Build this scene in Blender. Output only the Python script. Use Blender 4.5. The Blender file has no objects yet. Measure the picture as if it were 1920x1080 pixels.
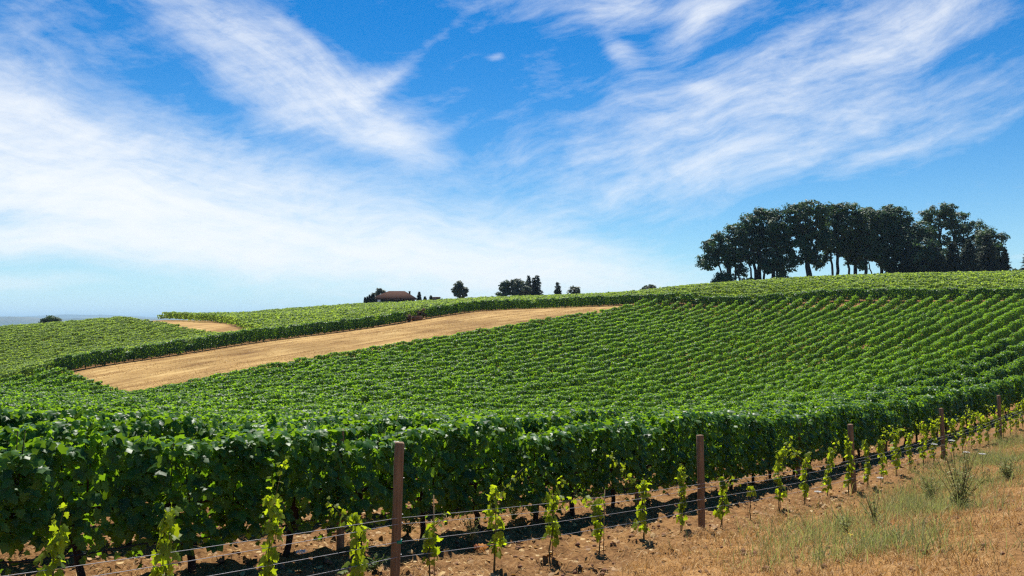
import bpy, math, random
import numpy as np
R = math.radians
rng = np.random.default_rng(7)
random.seed(7)
C = bpy.context.scene.collection
SC = bpy.context.scene

# ------------------------------------------------------------------ camera, sky, sun
SUN_EL, SUN_AZ = 60.0, -4.0          # azimuth measured from the view direction (+Y), positive to the right
cam_d = bpy.data.cameras.new("camera")
cam = bpy.data.objects.new("camera", cam_d); C.objects.link(cam)
cam.location = (0, 0, 0); cam.rotation_euler = (R(90), 0, 0)
cam_d.sensor_width = 36; cam_d.lens = 1493 / 1920 * 36; cam_d.shift_y = 60 / 1920
cam_d.clip_start = 0.1; cam_d.clip_end = 120000
SC.camera = cam
SC.view_settings.view_transform = 'Standard'; SC.view_settings.look = 'None'
SC.view_settings.gamma = 1.0; SC.view_settings.exposure = 0.76
SC.cycles.max_bounces = 8; SC.cycles.diffuse_bounces = 3; SC.cycles.transmission_bounces = 4
SC.cycles.transparent_max_bounces = 4; SC.cycles.volume_bounces = 1
SC.cycles.use_denoising = False; SC.cycles.pixel_filter_type = 'BLACKMAN_HARRIS'; SC.cycles.filter_width = 1.3

sun_d = bpy.data.lights.new("sun", 'SUN'); sun_d.energy = 4.6; sun_d.angle = R(0.53); sun_d.color = (1.0, 0.955, 0.87)
sun = bpy.data.objects.new("sun", sun_d); C.objects.link(sun)
sun.rotation_euler = (R(90 - SUN_EL), 0, R(180 - SUN_AZ)); sun.location = (0, 0, 60)

def nodes_of(tree):
    tree.nodes.clear()
    def N(kind, **kw):
        n = tree.nodes.new(kind)
        for k, v in kw.items():
            if k.startswith('_'):
                continue
            setattr(n, k, v)
        return n
    return N, tree.links.new

def build_world():
    w = bpy.data.worlds.new("World"); SC.world = w; w.use_nodes = True
    t = w.node_tree; N, L = nodes_of(t)
    def M(op, a, b=None, c=None, clamp=False):
        n = N('ShaderNodeMath', operation=op); n.use_clamp = clamp
        for i, v in enumerate((a, b, c)):
            if v is None: continue
            if isinstance(v, (int, float)): n.inputs[i].default_value = v
            else: L(v, n.inputs[i])
        return n.outputs[0]
    sky = N('ShaderNodeTexSky', sky_type='NISHITA', sun_disc=False)
    sky.sun_elevation = R(SUN_EL); sky.sun_rotation = R(SUN_AZ)
    sky.air_density = 1.0; sky.dust_density = 0.15; sky.ozone_density = 6.0; sky.altitude = 200
    hs = N('ShaderNodeHueSaturation'); hs.inputs['Saturation'].default_value = 1.42; hs.inputs['Value'].default_value = 0.69
    L(sky.outputs[0], hs.inputs['Color'])
    tint = N('ShaderNodeMix', data_type='RGBA', blend_type='MULTIPLY'); tint.inputs[0].default_value = 1.0
    L(hs.outputs[0], tint.inputs[6]); tint.inputs[7].default_value = (0.56, 0.93, 0.96, 1)
    tc = N('ShaderNodeTexCoord'); sx = N('ShaderNodeSeparateXYZ'); L(tc.outputs['Generated'], sx.inputs[0])
    az = M('ARCTAN2', sx.outputs[0], sx.outputs[1]); el = M('ARCSINE', sx.outputs[2])
    co = N('ShaderNodeCombineXYZ'); L(az, co.inputs[0]); L(el, co.inputs[1])
    # slow domain warp so that no edge is a clean ellipse
    def noise(vec, scale, detail=8, rough=0.6, dist=0.0):
        n = N('ShaderNodeTexNoise'); n.inputs['Scale'].default_value = scale; n.inputs['Detail'].default_value = detail
        n.inputs['Roughness'].default_value = rough; n.inputs['Distortion'].default_value = dist
        L(vec, n.inputs['Vector']); return n
    def warp(vec, scale, amt):
        nz = noise(vec, scale, 2.5, 0.5)
        a = N('ShaderNodeVectorMath', operation='SUBTRACT'); L(nz.outputs['Color'], a.inputs[0]); a.inputs[1].default_value = (.5, .5, .5)
        b = N('ShaderNodeVectorMath', operation='MULTIPLY_ADD'); L(a.outputs[0], b.inputs[0]); b.inputs[1].default_value = (amt * 1.5, amt, 0); L(vec, b.inputs[2])
        return b.outputs[0]
    wc = warp(co.outputs[0], 4.2, 0.075)
    wf = warp(wc, 26.0, 0.006)
    def mapped(vec, cx, cy, ang, sx_, sy_):
        m = N('ShaderNodeMapping', vector_type='TEXTURE'); L(vec, m.inputs['Vector'])
        m.inputs['Location'].default_value = (cx, cy, 0); m.inputs['Rotation'].default_value = (0, 0, ang)
        m.inputs['Scale'].default_value = (sx_, sy_, 1); return m.outputs[0]
    def ae(X, Y):
        u = (X - 960) / 1493; v = (600 - Y) / 1493; a = math.atan(u)
        return a, math.atan(v * math.cos(a))
    def blob(X, Y, rx, ry, deg, s, fine=False):
        a, e = ae(X, Y); k = math.cos(a) ** 1.5
        v = mapped(wf if not fine else co.outputs[0], a, e, R(-deg), rx / 1493 * k, ry / 1493)
        d = N('ShaderNodeVectorMath', operation='DOT_PRODUCT'); L(v, d.inputs[0]); L(v, d.inputs[1])
        g = M('POWER', 2.718, M('MULTIPLY', d.outputs['Value'], -1.0))
        return M('MULTIPLY', g, s)
    def total(lst):
        o = None
        for b in lst:
            g = blob(*b); o = g if o is None else M('ADD', o, g)
        return o
    def streak(deg, sa, sb, seed, lo, hi, rough=0.62):
        v = mapped(wf, seed, seed * .37, R(-deg), sa, sb)
        n = noise(v, 1.0, 9, rough, 0.12)
        mr = N('ShaderNodeMapRange'); mr.inputs['From Min'].default_value = lo; mr.inputs['From Max'].default_value = hi
        L(n.outputs['Fac'], mr.inputs['Value']); return mr.outputs[0]
    # cirrus: broad fans whose long axes follow the wind, each broken up by stretched noise
    GA = total([(160, 345, 430, 90, 15, 1.5), (690, 462, 430, 58, 9, 1.55), (60, 446, 260, 24, 4, .9), (10, 235, 280, 66, 24, .42),
                (735, 272, 70, 34, 20, 1.0), (1010, 512, 190, 36, 8, .75), (40, 528, 170, 14, 2, .5), (520, 325, 250, 40, 14, .55), (930, 430, 150, 50, 16, .40), (330, 470, 300, 20, 5, .7)])
    GB = total([(420, 66, 270, 60, 36, .58), (590, 165, 190, 46, 17, .66), (560, 222, 120, 26, 18, .40), (60, 60, 240, 90, 30, .20), (670, 175, 90, 26, -25, .45)])
    GC = total([(1560, 115, 400, 92, -20, .46), (1430, 240, 300, 76, -14, .40), (1720, 190, 160, 18, -12, .34), (1180, 8, 230, 36, 2, .60), (1290, 20, 36, 34, -50, .55),
                (1160, 98, 42, 17, 40, .60), (1640, 280, 300, 34, -9, .34), (1060, 300, 220, 60, -8, .16), (1308, 178, 40, 13, 22, .70), (1740, 30, 300, 46, -18, .34), (1290, 325, 280, 36, -12, .34),
                (1270, 75, 70, 30, -42, .34), (1130, 190, 240, 90, -10, .10), (930, 105, 16, 8, -30, .45), (1880, 465, 60, 7, -4, .30), (1130, 470, 130, 40, 20, .40)])
    contrail = M('ADD', blob(800, 88, 170, 10, -37, .12, True), blob(700, 172, 70, 17, -35, .30))
    nA = streak(11, .30, .045, 3.1, .30, .66)
    nB = streak(30, .16, .040, 7.7, .33, .70)
    nC = streak(-17, .17, .036, 12.3, .36, .72)
    nF = streak(-6, .05, .018, 21.0, .30, .75, .68)
    def layer(g, n, base, deg, amt, seed):
        f = M('ADD', M('MULTIPLY', n, 1 - base), base)
        fib = streak(deg, .20, .016, seed, .34, .70, .68)
        puff = M('ADD', M('MULTIPLY', nF, .62), .58)
        f2 = M('MULTIPLY', M('ADD', M('MULTIPLY', fib, amt), 1.0 - amt * .55), puff)
        return M('MULTIPLY', M('MULTIPLY', g, f), f2)
    dens = M('ADD', layer(GA, nA, .46, 10, .42, 31.), layer(GB, nB, .26, 26, .42, 37.))
    dens = M('ADD', dens, layer(GC, nC, .30, -15, .38, 43.))
    dens = M('ADD', dens, M('MULTIPLY', contrail, M('ADD', M('MULTIPLY', nF, .9), .3)))
    veil = M('MULTIPLY', M('MULTIPLY', nC, nF), .20)
    dens = M('ADD', dens, veil)
    dens = M('MAXIMUM', M('SUBTRACT', dens, .07), 0.0)
    alpha = M('SUBTRACT', 1.0, M('POWER', 2.718, M('MULTIPLY', dens, -1.9)), clamp=True)
    up = N('ShaderNodeMapRange'); up.inputs['From Min'].default_value = 0.0; up.inputs['From Max'].default_value = 0.03; L(el, up.inputs['Value'])
    alpha = M('MULTIPLY', alpha, up.outputs[0])
    hz = M('POWER', 2.718, M('MULTIPLY', M('MAXIMUM', el, 0.0), -11.0))      # paler, milkier air low over the valley
    hm = N('ShaderNodeMix', data_type='RGBA'); L(M('MULTIPLY', hz, .90), hm.inputs[0]); L(tint.outputs[2], hm.inputs[6]); hm.inputs[7].default_value = (4.3, 5.5, 6.4, 1)
    mx = N('ShaderNodeMix', data_type='RGBA'); L(alpha, mx.inputs[0]); L(hm.outputs[2], mx.inputs[6]); mx.inputs[7].default_value = (5.9, 6.05, 6.2, 1)
    bg = N('ShaderNodeBackground'); bg.inputs['Strength'].default_value = 0.1; L(mx.outputs[2], bg.inputs['Color'])
    out = N('ShaderNodeOutputWorld'); L(bg.outputs[0], out.inputs['Surface'])
build_world()

# ------------------------------------------------------------------ terrain height from surveyed points
DX, DY = 0.6816, 0.7317                       # the vine rows run along (DX, DY); (-DY, DX) points away from the camera
def sp(x, y): return DX * x + DY * y, -DY * x + DX * y
def xy(s, p): return DX * s - DY * p, DY * s + DX * p
def survey():
    c = []; H = 1.6
    def px(X, Y, d, h=0.0): c.append(((X - 960) / 1493 * d, d, (600 - Y) / 1493 * d - h))
    def w(s, p, z): x, y = xy(s, p); c.append((x, y, z))
    for s in (-12, 0, 12, 25, 40, 60):
        w(s, -14, -1.35 - .03 * s); w(s, 0, -1.75 - .035 * s); w(s, 3.2, -2.15 - .05 * s if s < 30 else -3.6 - .02 * (s - 30))
    for s, z in ((-8, -2.1), (0, -2.62), (4.4, -2.94), (8.9, -3.33), (13, -3.68), (18.5, -4.05), (26, -4.3), (33, -4.45), (47, -4.5)):
        w(s, 6.5, z + .03); w(s, 8.8, z)
    for d, y in ((49.5, 678), (59, 652), (68.6, 627), (78, 603), (87.7, 582), (97, 571)): px(1900, y, d, H)
    px(1920, 558, 114)
    for y, d, h in ((742, 38, H), (714, 53, H), (671, 76, H), (609, 98.7, H), (567, 119, H), (562, 125, 0)): px(1600, y, d, h)
    for y, d in ((784, 30), (776, 42), (760, 56), (735, 68), (700, 81), (660, 96), (640, 104), (600, 124), (573, 138)): px(1280, y, d, H)
    px(1280, 568, 142)
    for y, d in ((790, 22), (775, 35), (760, 50), (730, 65), (695, 80), (660, 95.7)): px(640, y, d, H)
    for y, d in ((790, 20), (778, 32), (762, 48), (742, 64), (722, 80)): px(300, y, d, H)
    px(215, 737, 76.6, H); px(900, 617, 112.8, H); px(1021, 597, 123, H); px(1150, 577, 136, H)
    for y, d in ((792, 12), (780, 25), (760, 45), (735, 70), (712, 91)): px(0, y, d, H)
    for X, y, d in ((110, 700, 95.9), (280, 673, 103.8), (463, 644, 113.9), (716, 611, 131.5), (890, 584, 147), (1021, 577, 161), (1150, 572, 152)): px(X, y, d)
    px(0, 612, 175, H); px(240, 600, 185, H); px(120, 606, 180, H); px(0, 680, 115, H + .2); px(240, 648, 120, H); px(120, 665, 117, H)
    px(300, 600, 178); px(380, 612, 150); px(460, 628, 135); px(408, 606, 165)
    px(500, 588, 175, H); px(500, 582, 195, H); px(600, 578, 190, H); px(600, 574.5, 210, H); px(690, 570, 200, H); px(690, 567, 225, H); px(745, 566, 225, H)
    px(745, 569, 250); px(400, 591, 190, H); px(330, 596, 200, H); px(860, 558, 225, H); px(1000, 556, 225, H); px(1180, 549, 205, H)
    for X, y, d in ((1280, 545, 195), (1400, 535, 190), (1500, 529, 187), (1600, 523, 185), (1750, 518, 180), (1920, 512, 172)): px(X, y, d, H)
    px(1500, 529, 210, H + .3); px(1750, 518, 205, H + .5); px(1000, 556, 260, H + 2); px(860, 558, 270, H + 1.5); px(1300, 545, 240, 3); px(1920, 512, 215, H + 2)
    for X, d, z in ((-400, 230, -16), (0, 240, -14), (240, 250, -9), (-300, 420, -45), (0, 420, -42), (300, 420, -20), (500, 420, -6), (745, 420, 0), (1000, 420, -1),
                    (1300, 420, 2), (1600, 420, 3), (2000, 420, 0), (2400, 300, 3)): c.append(((X - 960) / 1493 * d, d, z))
    return np.array(c)
_P = survey(); _Z = _P[:, 2]; _Q = _P[:, :2] / 100.
def _phi(r2): return .5 * r2 * np.log(r2 + 1e-12)
def _solve():
    n = len(_Q); D = ((_Q[:, None] - _Q[None]) ** 2).sum(-1); wg = np.clip(_P[:, 1] / 50, .35, 3)
    A = np.zeros((n + 3, n + 3)); A[:n, :n] = _phi(D) + np.diag(1.6e-4 * wg ** 2); A[:n, n] = 1; A[:n, n + 1:] = _Q; A[n:, :n] = A[:n, n:].T
    b = np.zeros(n + 3); b[:n] = _Z
    return np.linalg.solve(A, b)
_W = _solve()
def smooth(a, b, x): t = np.clip((x - a) / (b - a), 0, 1); return t * t * (3 - 2 * t)
def ground(x, y):
    x = np.asarray(x, float); y = np.asarray(y, float); sh = x.shape; x = x.ravel(); y = y.ravel(); o = np.empty(x.size); n = len(_Q)
    r = np.hypot(x, y); near = r < 760
    o[:] = 0
    idx = np.nonzero(near)[0]
    for i in range(0, idx.size, 20000):
        j = idx[i:i + 20000]; q = np.stack([x[j], y[j]], 1) / 100.
        o[j] = _phi(((q[:, None] - _Q[None]) ** 2).sum(-1)) @ _W[:n] + _W[n] + q @ _W[n + 1:]
    o = np.clip(o, -60, 14)
    t = smooth(380, 750, r)
    far = -92 + 14 * np.sin(x / 2100 + 1.3) * np.sin(y / 2900)
    return (o * (1 - t) + far * t).reshape(sh)
def g1(x, y): return float(ground(np.array([x]), np.array([y]))[0])
def at(X, Y, d): return ((X - 960) / 1493 * d, d, (600 - Y) / 1493 * d)      # reading of the photo at a given distance

def vnoise(x, y, seed=0):
    xi = np.floor(x).astype(np.int64); yi = np.floor(y).astype(np.int64); fx = x - xi; fy = y - yi
    fx = fx * fx * (3 - 2 * fx); fy = fy * fy * (3 - 2 * fy)
    def h(a, b):
        v = (a * 374761393 + b * 668265263 + seed * 974711) & 0x7fffffff
        v = ((v ^ (v >> 13)) * 1274126177) & 0x7fffffff
        return ((v ^ (v >> 16)) & 0xffff) / 65535.
    return (h(xi, yi) * (1 - fx) + h(xi + 1, yi) * fx) * (1 - fy) + (h(xi, yi + 1) * (1 - fx) + h(xi + 1, yi + 1) * fx) * fy
def fbm(x, y, o=4, seed=0):
    a = 0; s = 0.; k = 1.
    for i in range(o):
        a = a + vnoise(x * 2 ** i, y * 2 ** i, seed + i) * k; s += k; k *= .5
    return a / s

# ------------------------------------------------------------------ mesh and object helpers
def make_mesh(name, V, F, mats, attr=None, smooth_=False, mat_idx=None):
    """F: list of index arrays, one array (n,k) per face size k"""
    me = bpy.data.meshes.new(name); V = np.asarray(V, np.float32)
    me.vertices.add(len(V)); me.vertices.foreach_set('co', V.ravel())
    F = [np.asarray(f, np.int32) for f in F if len(f)]
    nl = sum(f.size for f in F); nf = sum(len(f) for f in F)
    me.loops.add(nl); me.polygons.add(nf)
    me.loops.foreach_set('vertex_index', np.concatenate([f.ravel() for f in F]))
    tot = np.concatenate([np.full(len(f), f.shape[1], np.int32) for f in F]); st = np.concatenate([[0], np.cumsum(tot)[:-1]]).astype(np.int32)
    me.polygons.foreach_set('loop_start', st)
    if smooth_: me.polygons.foreach_set('use_smooth', np.ones(nf, bool))
    for m in (mats if isinstance(mats, (list, tuple)) else [mats]): me.materials.append(m)
    if mat_idx is not None: me.polygons.foreach_set('material_index', np.asarray(mat_idx, np.int32))
    for k, v in (attr or {}).items():
        a = me.attributes.new(k, 'FLOAT', 'POINT'); a.data.foreach_set('value', np.asarray(v, np.float32))
    me.update(calc_edges=True)
    return me
def link(name, me, parent=None, loc=(0, 0, 0), rot=(0, 0, 0)):
    o = bpy.data.objects.new(name, me); C.objects.link(o); o.location = loc; o.rotation_euler = rot
    if parent is not None: o.parent = parent
    return o
def tag(o, label=None, cat=None, group=None, kind=None):
    if label: o['label'] = label
    if cat: o['category'] = cat
    if group: o['group'] = group
    if kind: o['kind'] = kind
    return o
def thing(name, label, cat, loc=(0, 0, 0), rz=0., group=None):
    return tag(link(name, None, None, loc, (0, 0, rz)), label, cat, group)

class Bag:
    """collects shapes that become ONE mesh"""
    def __init__(self): self.V = []; self.F = {}; self.n = 0; self.A = []
    def add(self, V, F, a=0.5):
        V = np.asarray(V, float); self.V.append(V)
        for f in F:
            f = np.asarray(f, int); f = f[None] if f.ndim == 1 else f
            self.F.setdefault(f.shape[1], []).append(f + self.n)
        self.A.append(np.full(len(V), a)); self.n += len(V)
    def box(self, c, d, rz=0., bev=0.):
        x, y, z = (k / 2 for k in d); b = min(bev, x * .9, y * .9)
        if b:
            ring = [(-x + b, -y), (x - b, -y), (x, -y + b), (x, y - b), (x - b, y), (-x + b, y), (-x, y - b), (-x, -y + b)]
        else: ring = [(-x, -y), (x, -y), (x, y), (-x, y)]
        k = len(ring); V = [(a, e, -z) for a, e in ring] + [(a, e, z) for a, e in ring]
        V = np.array(V); cs, sn = math.cos(rz), math.sin(rz); V[:, :2] = V[:, :2] @ np.array([[cs, sn], [-sn, cs]]); V += np.array(c)
        self.add(V, [np.array([[i, (i + 1) % k, (i + 1) % k + k, i + k] for i in range(k)]), np.arange(k)[::-1], np.arange(k) + k])
    def tube(self, pts, rad, n=7, a=0.5, cap=True):
        pts = np.asarray(pts, float); rad = np.broadcast_to(np.asarray(rad, float), (len(pts),)); V = []
        tan = np.gradient(pts, axis=0); tan /= np.linalg.norm(tan, axis=1)[:, None] + 1e-9
        ref = np.array([1., 0, 0]) if abs(tan[0][0]) < .8 else np.array([0, 1., 0])
        for q, t, r in zip(pts, tan, rad):
            u = np.cross(t, ref); u /= np.linalg.norm(u) + 1e-9; v = np.cross(t, u); ref = np.cross(u, t) if np.linalg.norm(np.cross(u, t)) > .1 else ref
            for i in range(n):
                th = 2 * math.pi * i / n; V.append(q + r * (u * math.cos(th) + v * math.sin(th)))
        m = len(pts); F = [[j * n + i, j * n + (i + 1) % n, (j + 1) * n + (i + 1) % n, (j + 1) * n + i] for j in range(m - 1) for i in range(n)]
        Fs = [np.array(F)]
        if cap: Fs += [np.arange(n)[::-1], np.arange(n) + (m - 1) * n]
        self.add(V, Fs, a)
    def mesh(self, name, mats, smooth_=False, attr='rnd'):
        return make_mesh(name, np.concatenate(self.V), [np.concatenate(v) for v in self.F.values()], mats, {attr: np.concatenate(self.A)}, smooth_)

# leaf outlines: (across, along, out of plane)
_half = [(.16, -.10), (.46, .00), (.36, .24), (.56, .50), (.30, .54), (.22, .76)]
LEAF_LOBED_V = np.array([(0, .28, .02), (0, 0, .0)] + [(a, b, -.28 * a + .05 * math.sin(9 * b)) for a, b in _half] + [(0, 1.02, -.10)] + [(-a, b, -.28 * a + .05 * math.cos(8 * b)) for a, b in _half[::-1]])
_k = len(LEAF_LOBED_V)
LEAF_LOBED_F = np.array([(0, i, i + 1 if i + 1 < _k else 1) for i in range(1, _k)])
LEAF_KITE_V = np.array([(0, 0, 0), (.46, .38, -.16), (0, 1.0, -.06), (-.46, .38, -.16)])
LEAF_KITE_F = np.array([(0, 1, 2), (0, 2, 3)])
LEAF_SMALL_V = np.array([(0, 0, 0), (.42, .18, -.10), (.36, .66, -.12), (0, 1, -.05), (-.36, .66, -.12), (-.42, .18, -.10)])
LEAF_SMALL_F = np.array([(0, 1, 2), (0, 2, 3), (0, 3, 4), (0, 4, 5)])
def unit(a): return a / (np.linalg.norm(a, axis=1)[:, None] + 1e-9)
def leaves(P, Nn, T, size, tv, tf):
    n = len(P); Nn = unit(Nn); T = unit(T - Nn * (T * Nn).sum(1)[:, None]); U = np.cross(T, Nn)
    size = np.asarray(size).reshape(-1, 1, 1)
    V = P[:, None] + size * (tv[None, :, 0:1] * U[:, None] + tv[None, :, 1:2] * T[:, None] + tv[None, :, 2:3] * Nn[:, None])
    F = (tf[None] + (np.arange(n) * len(tv))[:, None, None]).reshape(-1, tf.shape[1])
    return V.reshape(-1, 3), F
def rep(a, tv): return np.repeat(a, len(tv))

# ------------------------------------------------------------------ materials
def new_mat(name):
    m = bpy.data.materials.new(name); m.use_nodes = True
    N, L = nodes_of(m.node_tree); return m, N, L
def rgba(c): return (*c, 1)
def foliage_mat(name, cols, trans, t_fac=.35, rough=.42, spec=.5, nscale=0.0):
    """cols: dark, mid, light reflectance picked leaf by leaf; trans: light passing through"""
    m, N, L = new_mat(name)
    at_ = N('ShaderNodeAttribute', attribute_name='rnd')
    cr = N('ShaderNodeValToRGB'); e = cr.color_ramp.elements
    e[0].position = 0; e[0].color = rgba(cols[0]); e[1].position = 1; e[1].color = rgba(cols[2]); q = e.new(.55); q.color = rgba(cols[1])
    L(at_.outputs['Fac'], cr.inputs[0])
    b = N('ShaderNodeBsdfPrincipled'); b.inputs['Roughness'].default_value = rough; b.inputs['Specular IOR Level'].default_value = spec
    L(cr.outputs[0], b.inputs['Base Color'])
    tr = N('ShaderNodeBsdfTranslucent'); cr2 = N('ShaderNodeValToRGB'); e = cr2.color_ramp.elements
    e[0].color = rgba([c * .62 for c in trans]); e[1].color = rgba([min(1, trans[0] * 1.35), min(1, trans[1] * 1.25), trans[2]]); L(at_.outputs['Fac'], cr2.inputs[0]); L(cr2.outputs[0], tr.inputs['Color'])
    mx = N('ShaderNodeMixShader'); mx.inputs[0].default_value = t_fac; L(b.outputs[0], mx.inputs[1]); L(tr.outputs[0], mx.inputs[2])
    o = N('ShaderNodeOutputMaterial'); L(mx.outputs[0], o.inputs[0]); return m
def rough_mat(name, c1, c2, scale, rough=.85, stretch=(1, 1, 1), bump=.3, spec=.25, c3=None, metallic=0.):
    m, N, L = new_mat(name)
    tc = N('ShaderNodeTexCoord'); mp = N('ShaderNodeMapping'); mp.inputs['Scale'].default_value = stretch; L(tc.outputs['Object'], mp.inputs[0])
    nz = N('ShaderNodeTexNoise'); nz.inputs['Scale'].default_value = scale; nz.inputs['Detail'].default_value = 8; nz.inputs['Roughness'].default_value = .65; L(mp.outputs[0], nz.inputs['Vector'])
    cr = N('ShaderNodeValToRGB'); e = cr.color_ramp.elements; e[0].position = .32; e[0].color = rgba(c1); e[1].position = .68; e[1].color = rgba(c2)
    if c3: q = e.new(.85); q.color = rgba(c3)
    L(nz.outputs['Fac'], cr.inputs[0])
    b = N('ShaderNodeBsdfPrincipled'); b.inputs['Roughness'].default_value = rough; b.inputs['Specular IOR Level'].default_value = spec; b.inputs['Metallic'].default_value = metallic
    L(cr.outputs[0], b.inputs['Base Color'])
    bp = N('ShaderNodeBump'); bp.inputs['Strength'].default_value = bump; bp.inputs['Distance'].default_value = .02; L(nz.outputs['Fac'], bp.inputs['Height']); L(bp.outputs[0], b.inputs['Normal'])
    o = N('ShaderNodeOutputMaterial'); L(b.outputs[0], o.inputs[0]); return m

MAT = {}
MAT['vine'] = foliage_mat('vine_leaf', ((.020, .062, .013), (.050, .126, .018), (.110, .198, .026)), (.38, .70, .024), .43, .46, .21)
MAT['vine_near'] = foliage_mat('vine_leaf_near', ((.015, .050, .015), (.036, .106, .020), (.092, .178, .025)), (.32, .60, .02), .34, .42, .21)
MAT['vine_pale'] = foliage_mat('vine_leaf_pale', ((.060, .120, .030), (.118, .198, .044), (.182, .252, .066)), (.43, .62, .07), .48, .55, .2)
MAT['young'] = foliage_mat('young_vine_leaf', ((.055, .110, .014), (.10, .175, .018), (.16, .235, .025)), (.46, .60, .015), .55, .5, .3)
MAT['oak'] = foliage_mat('broad_leaf', ((.030, .066, .036), (.052, .098, .046), (.090, .140, .056)), (.10, .20, .05), .30, .55, .25)
MAT['fir'] = foliage_mat('needle', ((.022, .040, .030), (.038, .062, .038), (.060, .085, .045)), (.05, .08, .03), .2, .6, .2)
MAT['grey_leaf'] = foliage_mat('grey_green_leaf', ((.055, .080, .050), (.09, .12, .07), (.13, .16, .09)), (.14, .18, .08), .25, .55, .3)
MAT['dead'] = foliage_mat('withered_leaf', ((.07, .028, .02), (.12, .045, .028), (.17, .08, .045)), (.12, .05, .02), .25, .7, .2)
MAT['straw'] = foliage_mat('dry_grass_blade', ((.25, .125, .040), (.42, .245, .085), (.60, .42, .18)), (.46, .27, .08), .25, .6, .25)
MAT['green_grass'] = foliage_mat('green_grass_blade', ((.12, .15, .045), (.24, .26, .10), (.44, .42, .22)), (.34, .40, .12), .42, .6, .2)
MAT['weed'] = foliage_mat('weed_leaf', ((.04, .085, .025), (.07, .13, .035), (.11, .17, .05)), (.13, .22, .03), .35, .5, .3)
MAT['bark'] = rough_mat('vine_bark', (.020, .012, .009), (.060, .036, .024), 26, .95, (1, 1, .25), .8)
MAT['tree_bark'] = rough_mat('tree_bark', (.020, .015, .013), (.05, .038, .030), 3, .95, (1, 1, .3), .8)
MAT['stem'] = rough_mat('green_stem', (.06, .07, .025), (.12, .10, .04), 30, .8)
MAT['stake'] = rough_mat('bamboo_stake', (.20, .12, .06), (.33, .22, .12), 20, .8)
MAT['post'] = rough_mat('post_wood', (.15, .082, .040), (.29, .175, .092), 9, .78, (6, 6, .35), .5, .3)
MAT['steel'] = rough_mat('galvanised_wire', (.30, .30, .31), (.45, .45, .45), 40, .62, bump=.05, spec=.3, metallic=.3)
MAT['clip'] = rough_mat('green_plastic', (.0, .22, .13), (.01, .30, .18), 30, .45, bump=.02, spec=.5)
MAT['hose'] = rough_mat('irrigation_hose', (.012, .011, .011), (.03, .027, .025), 30, .6, bump=.1)
MAT['petal'] = rough_mat('white_petal', (.62, .60, .52), (.82, .80, .74), 60, .8, bump=.3)
MAT['yellow_petal'] = rough_mat('yellow_petal', (.70, .48, .01), (.80, .60, .03), 60, .7)
MAT['shingle'] = rough_mat('roof_shingle', (.050, .022, .013), (.092, .044, .028), 1.6, .95, (1, 1, 6), .4, .08)
MAT['dark_wood'] = rough_mat('dark_timber', (.022, .016, .018), (.048, .034, .034), 2, .85)
MAT['white_paint_and_light'] = rough_mat('white_paint_and_light', (.68, .68, .68), (.8, .8, .8), 5, .6, bump=.05)
MAT['stone'] = rough_mat('clod', (.13, .060, .032), (.26, .135, .075), 12, .95, bump=.6)
MAT['orange_leaf'] = foliage_mat('orange_leaf', ((.30, .07, .01), (.45, .13, .015), (.55, .24, .03)), (.4, .15, .01), .3, .6, .2)
def glass_mat():
    m, N, L = new_mat('window_glass'); b = N('ShaderNodeBsdfPrincipled'); b.inputs['Base Color'].default_value = (.02, .025, .03, 1); b.inputs['Roughness'].default_value = .06
    o = N('ShaderNodeOutputMaterial'); L(b.outputs[0], o.inputs[0]); return m
MAT['glass'] = glass_mat()

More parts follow.
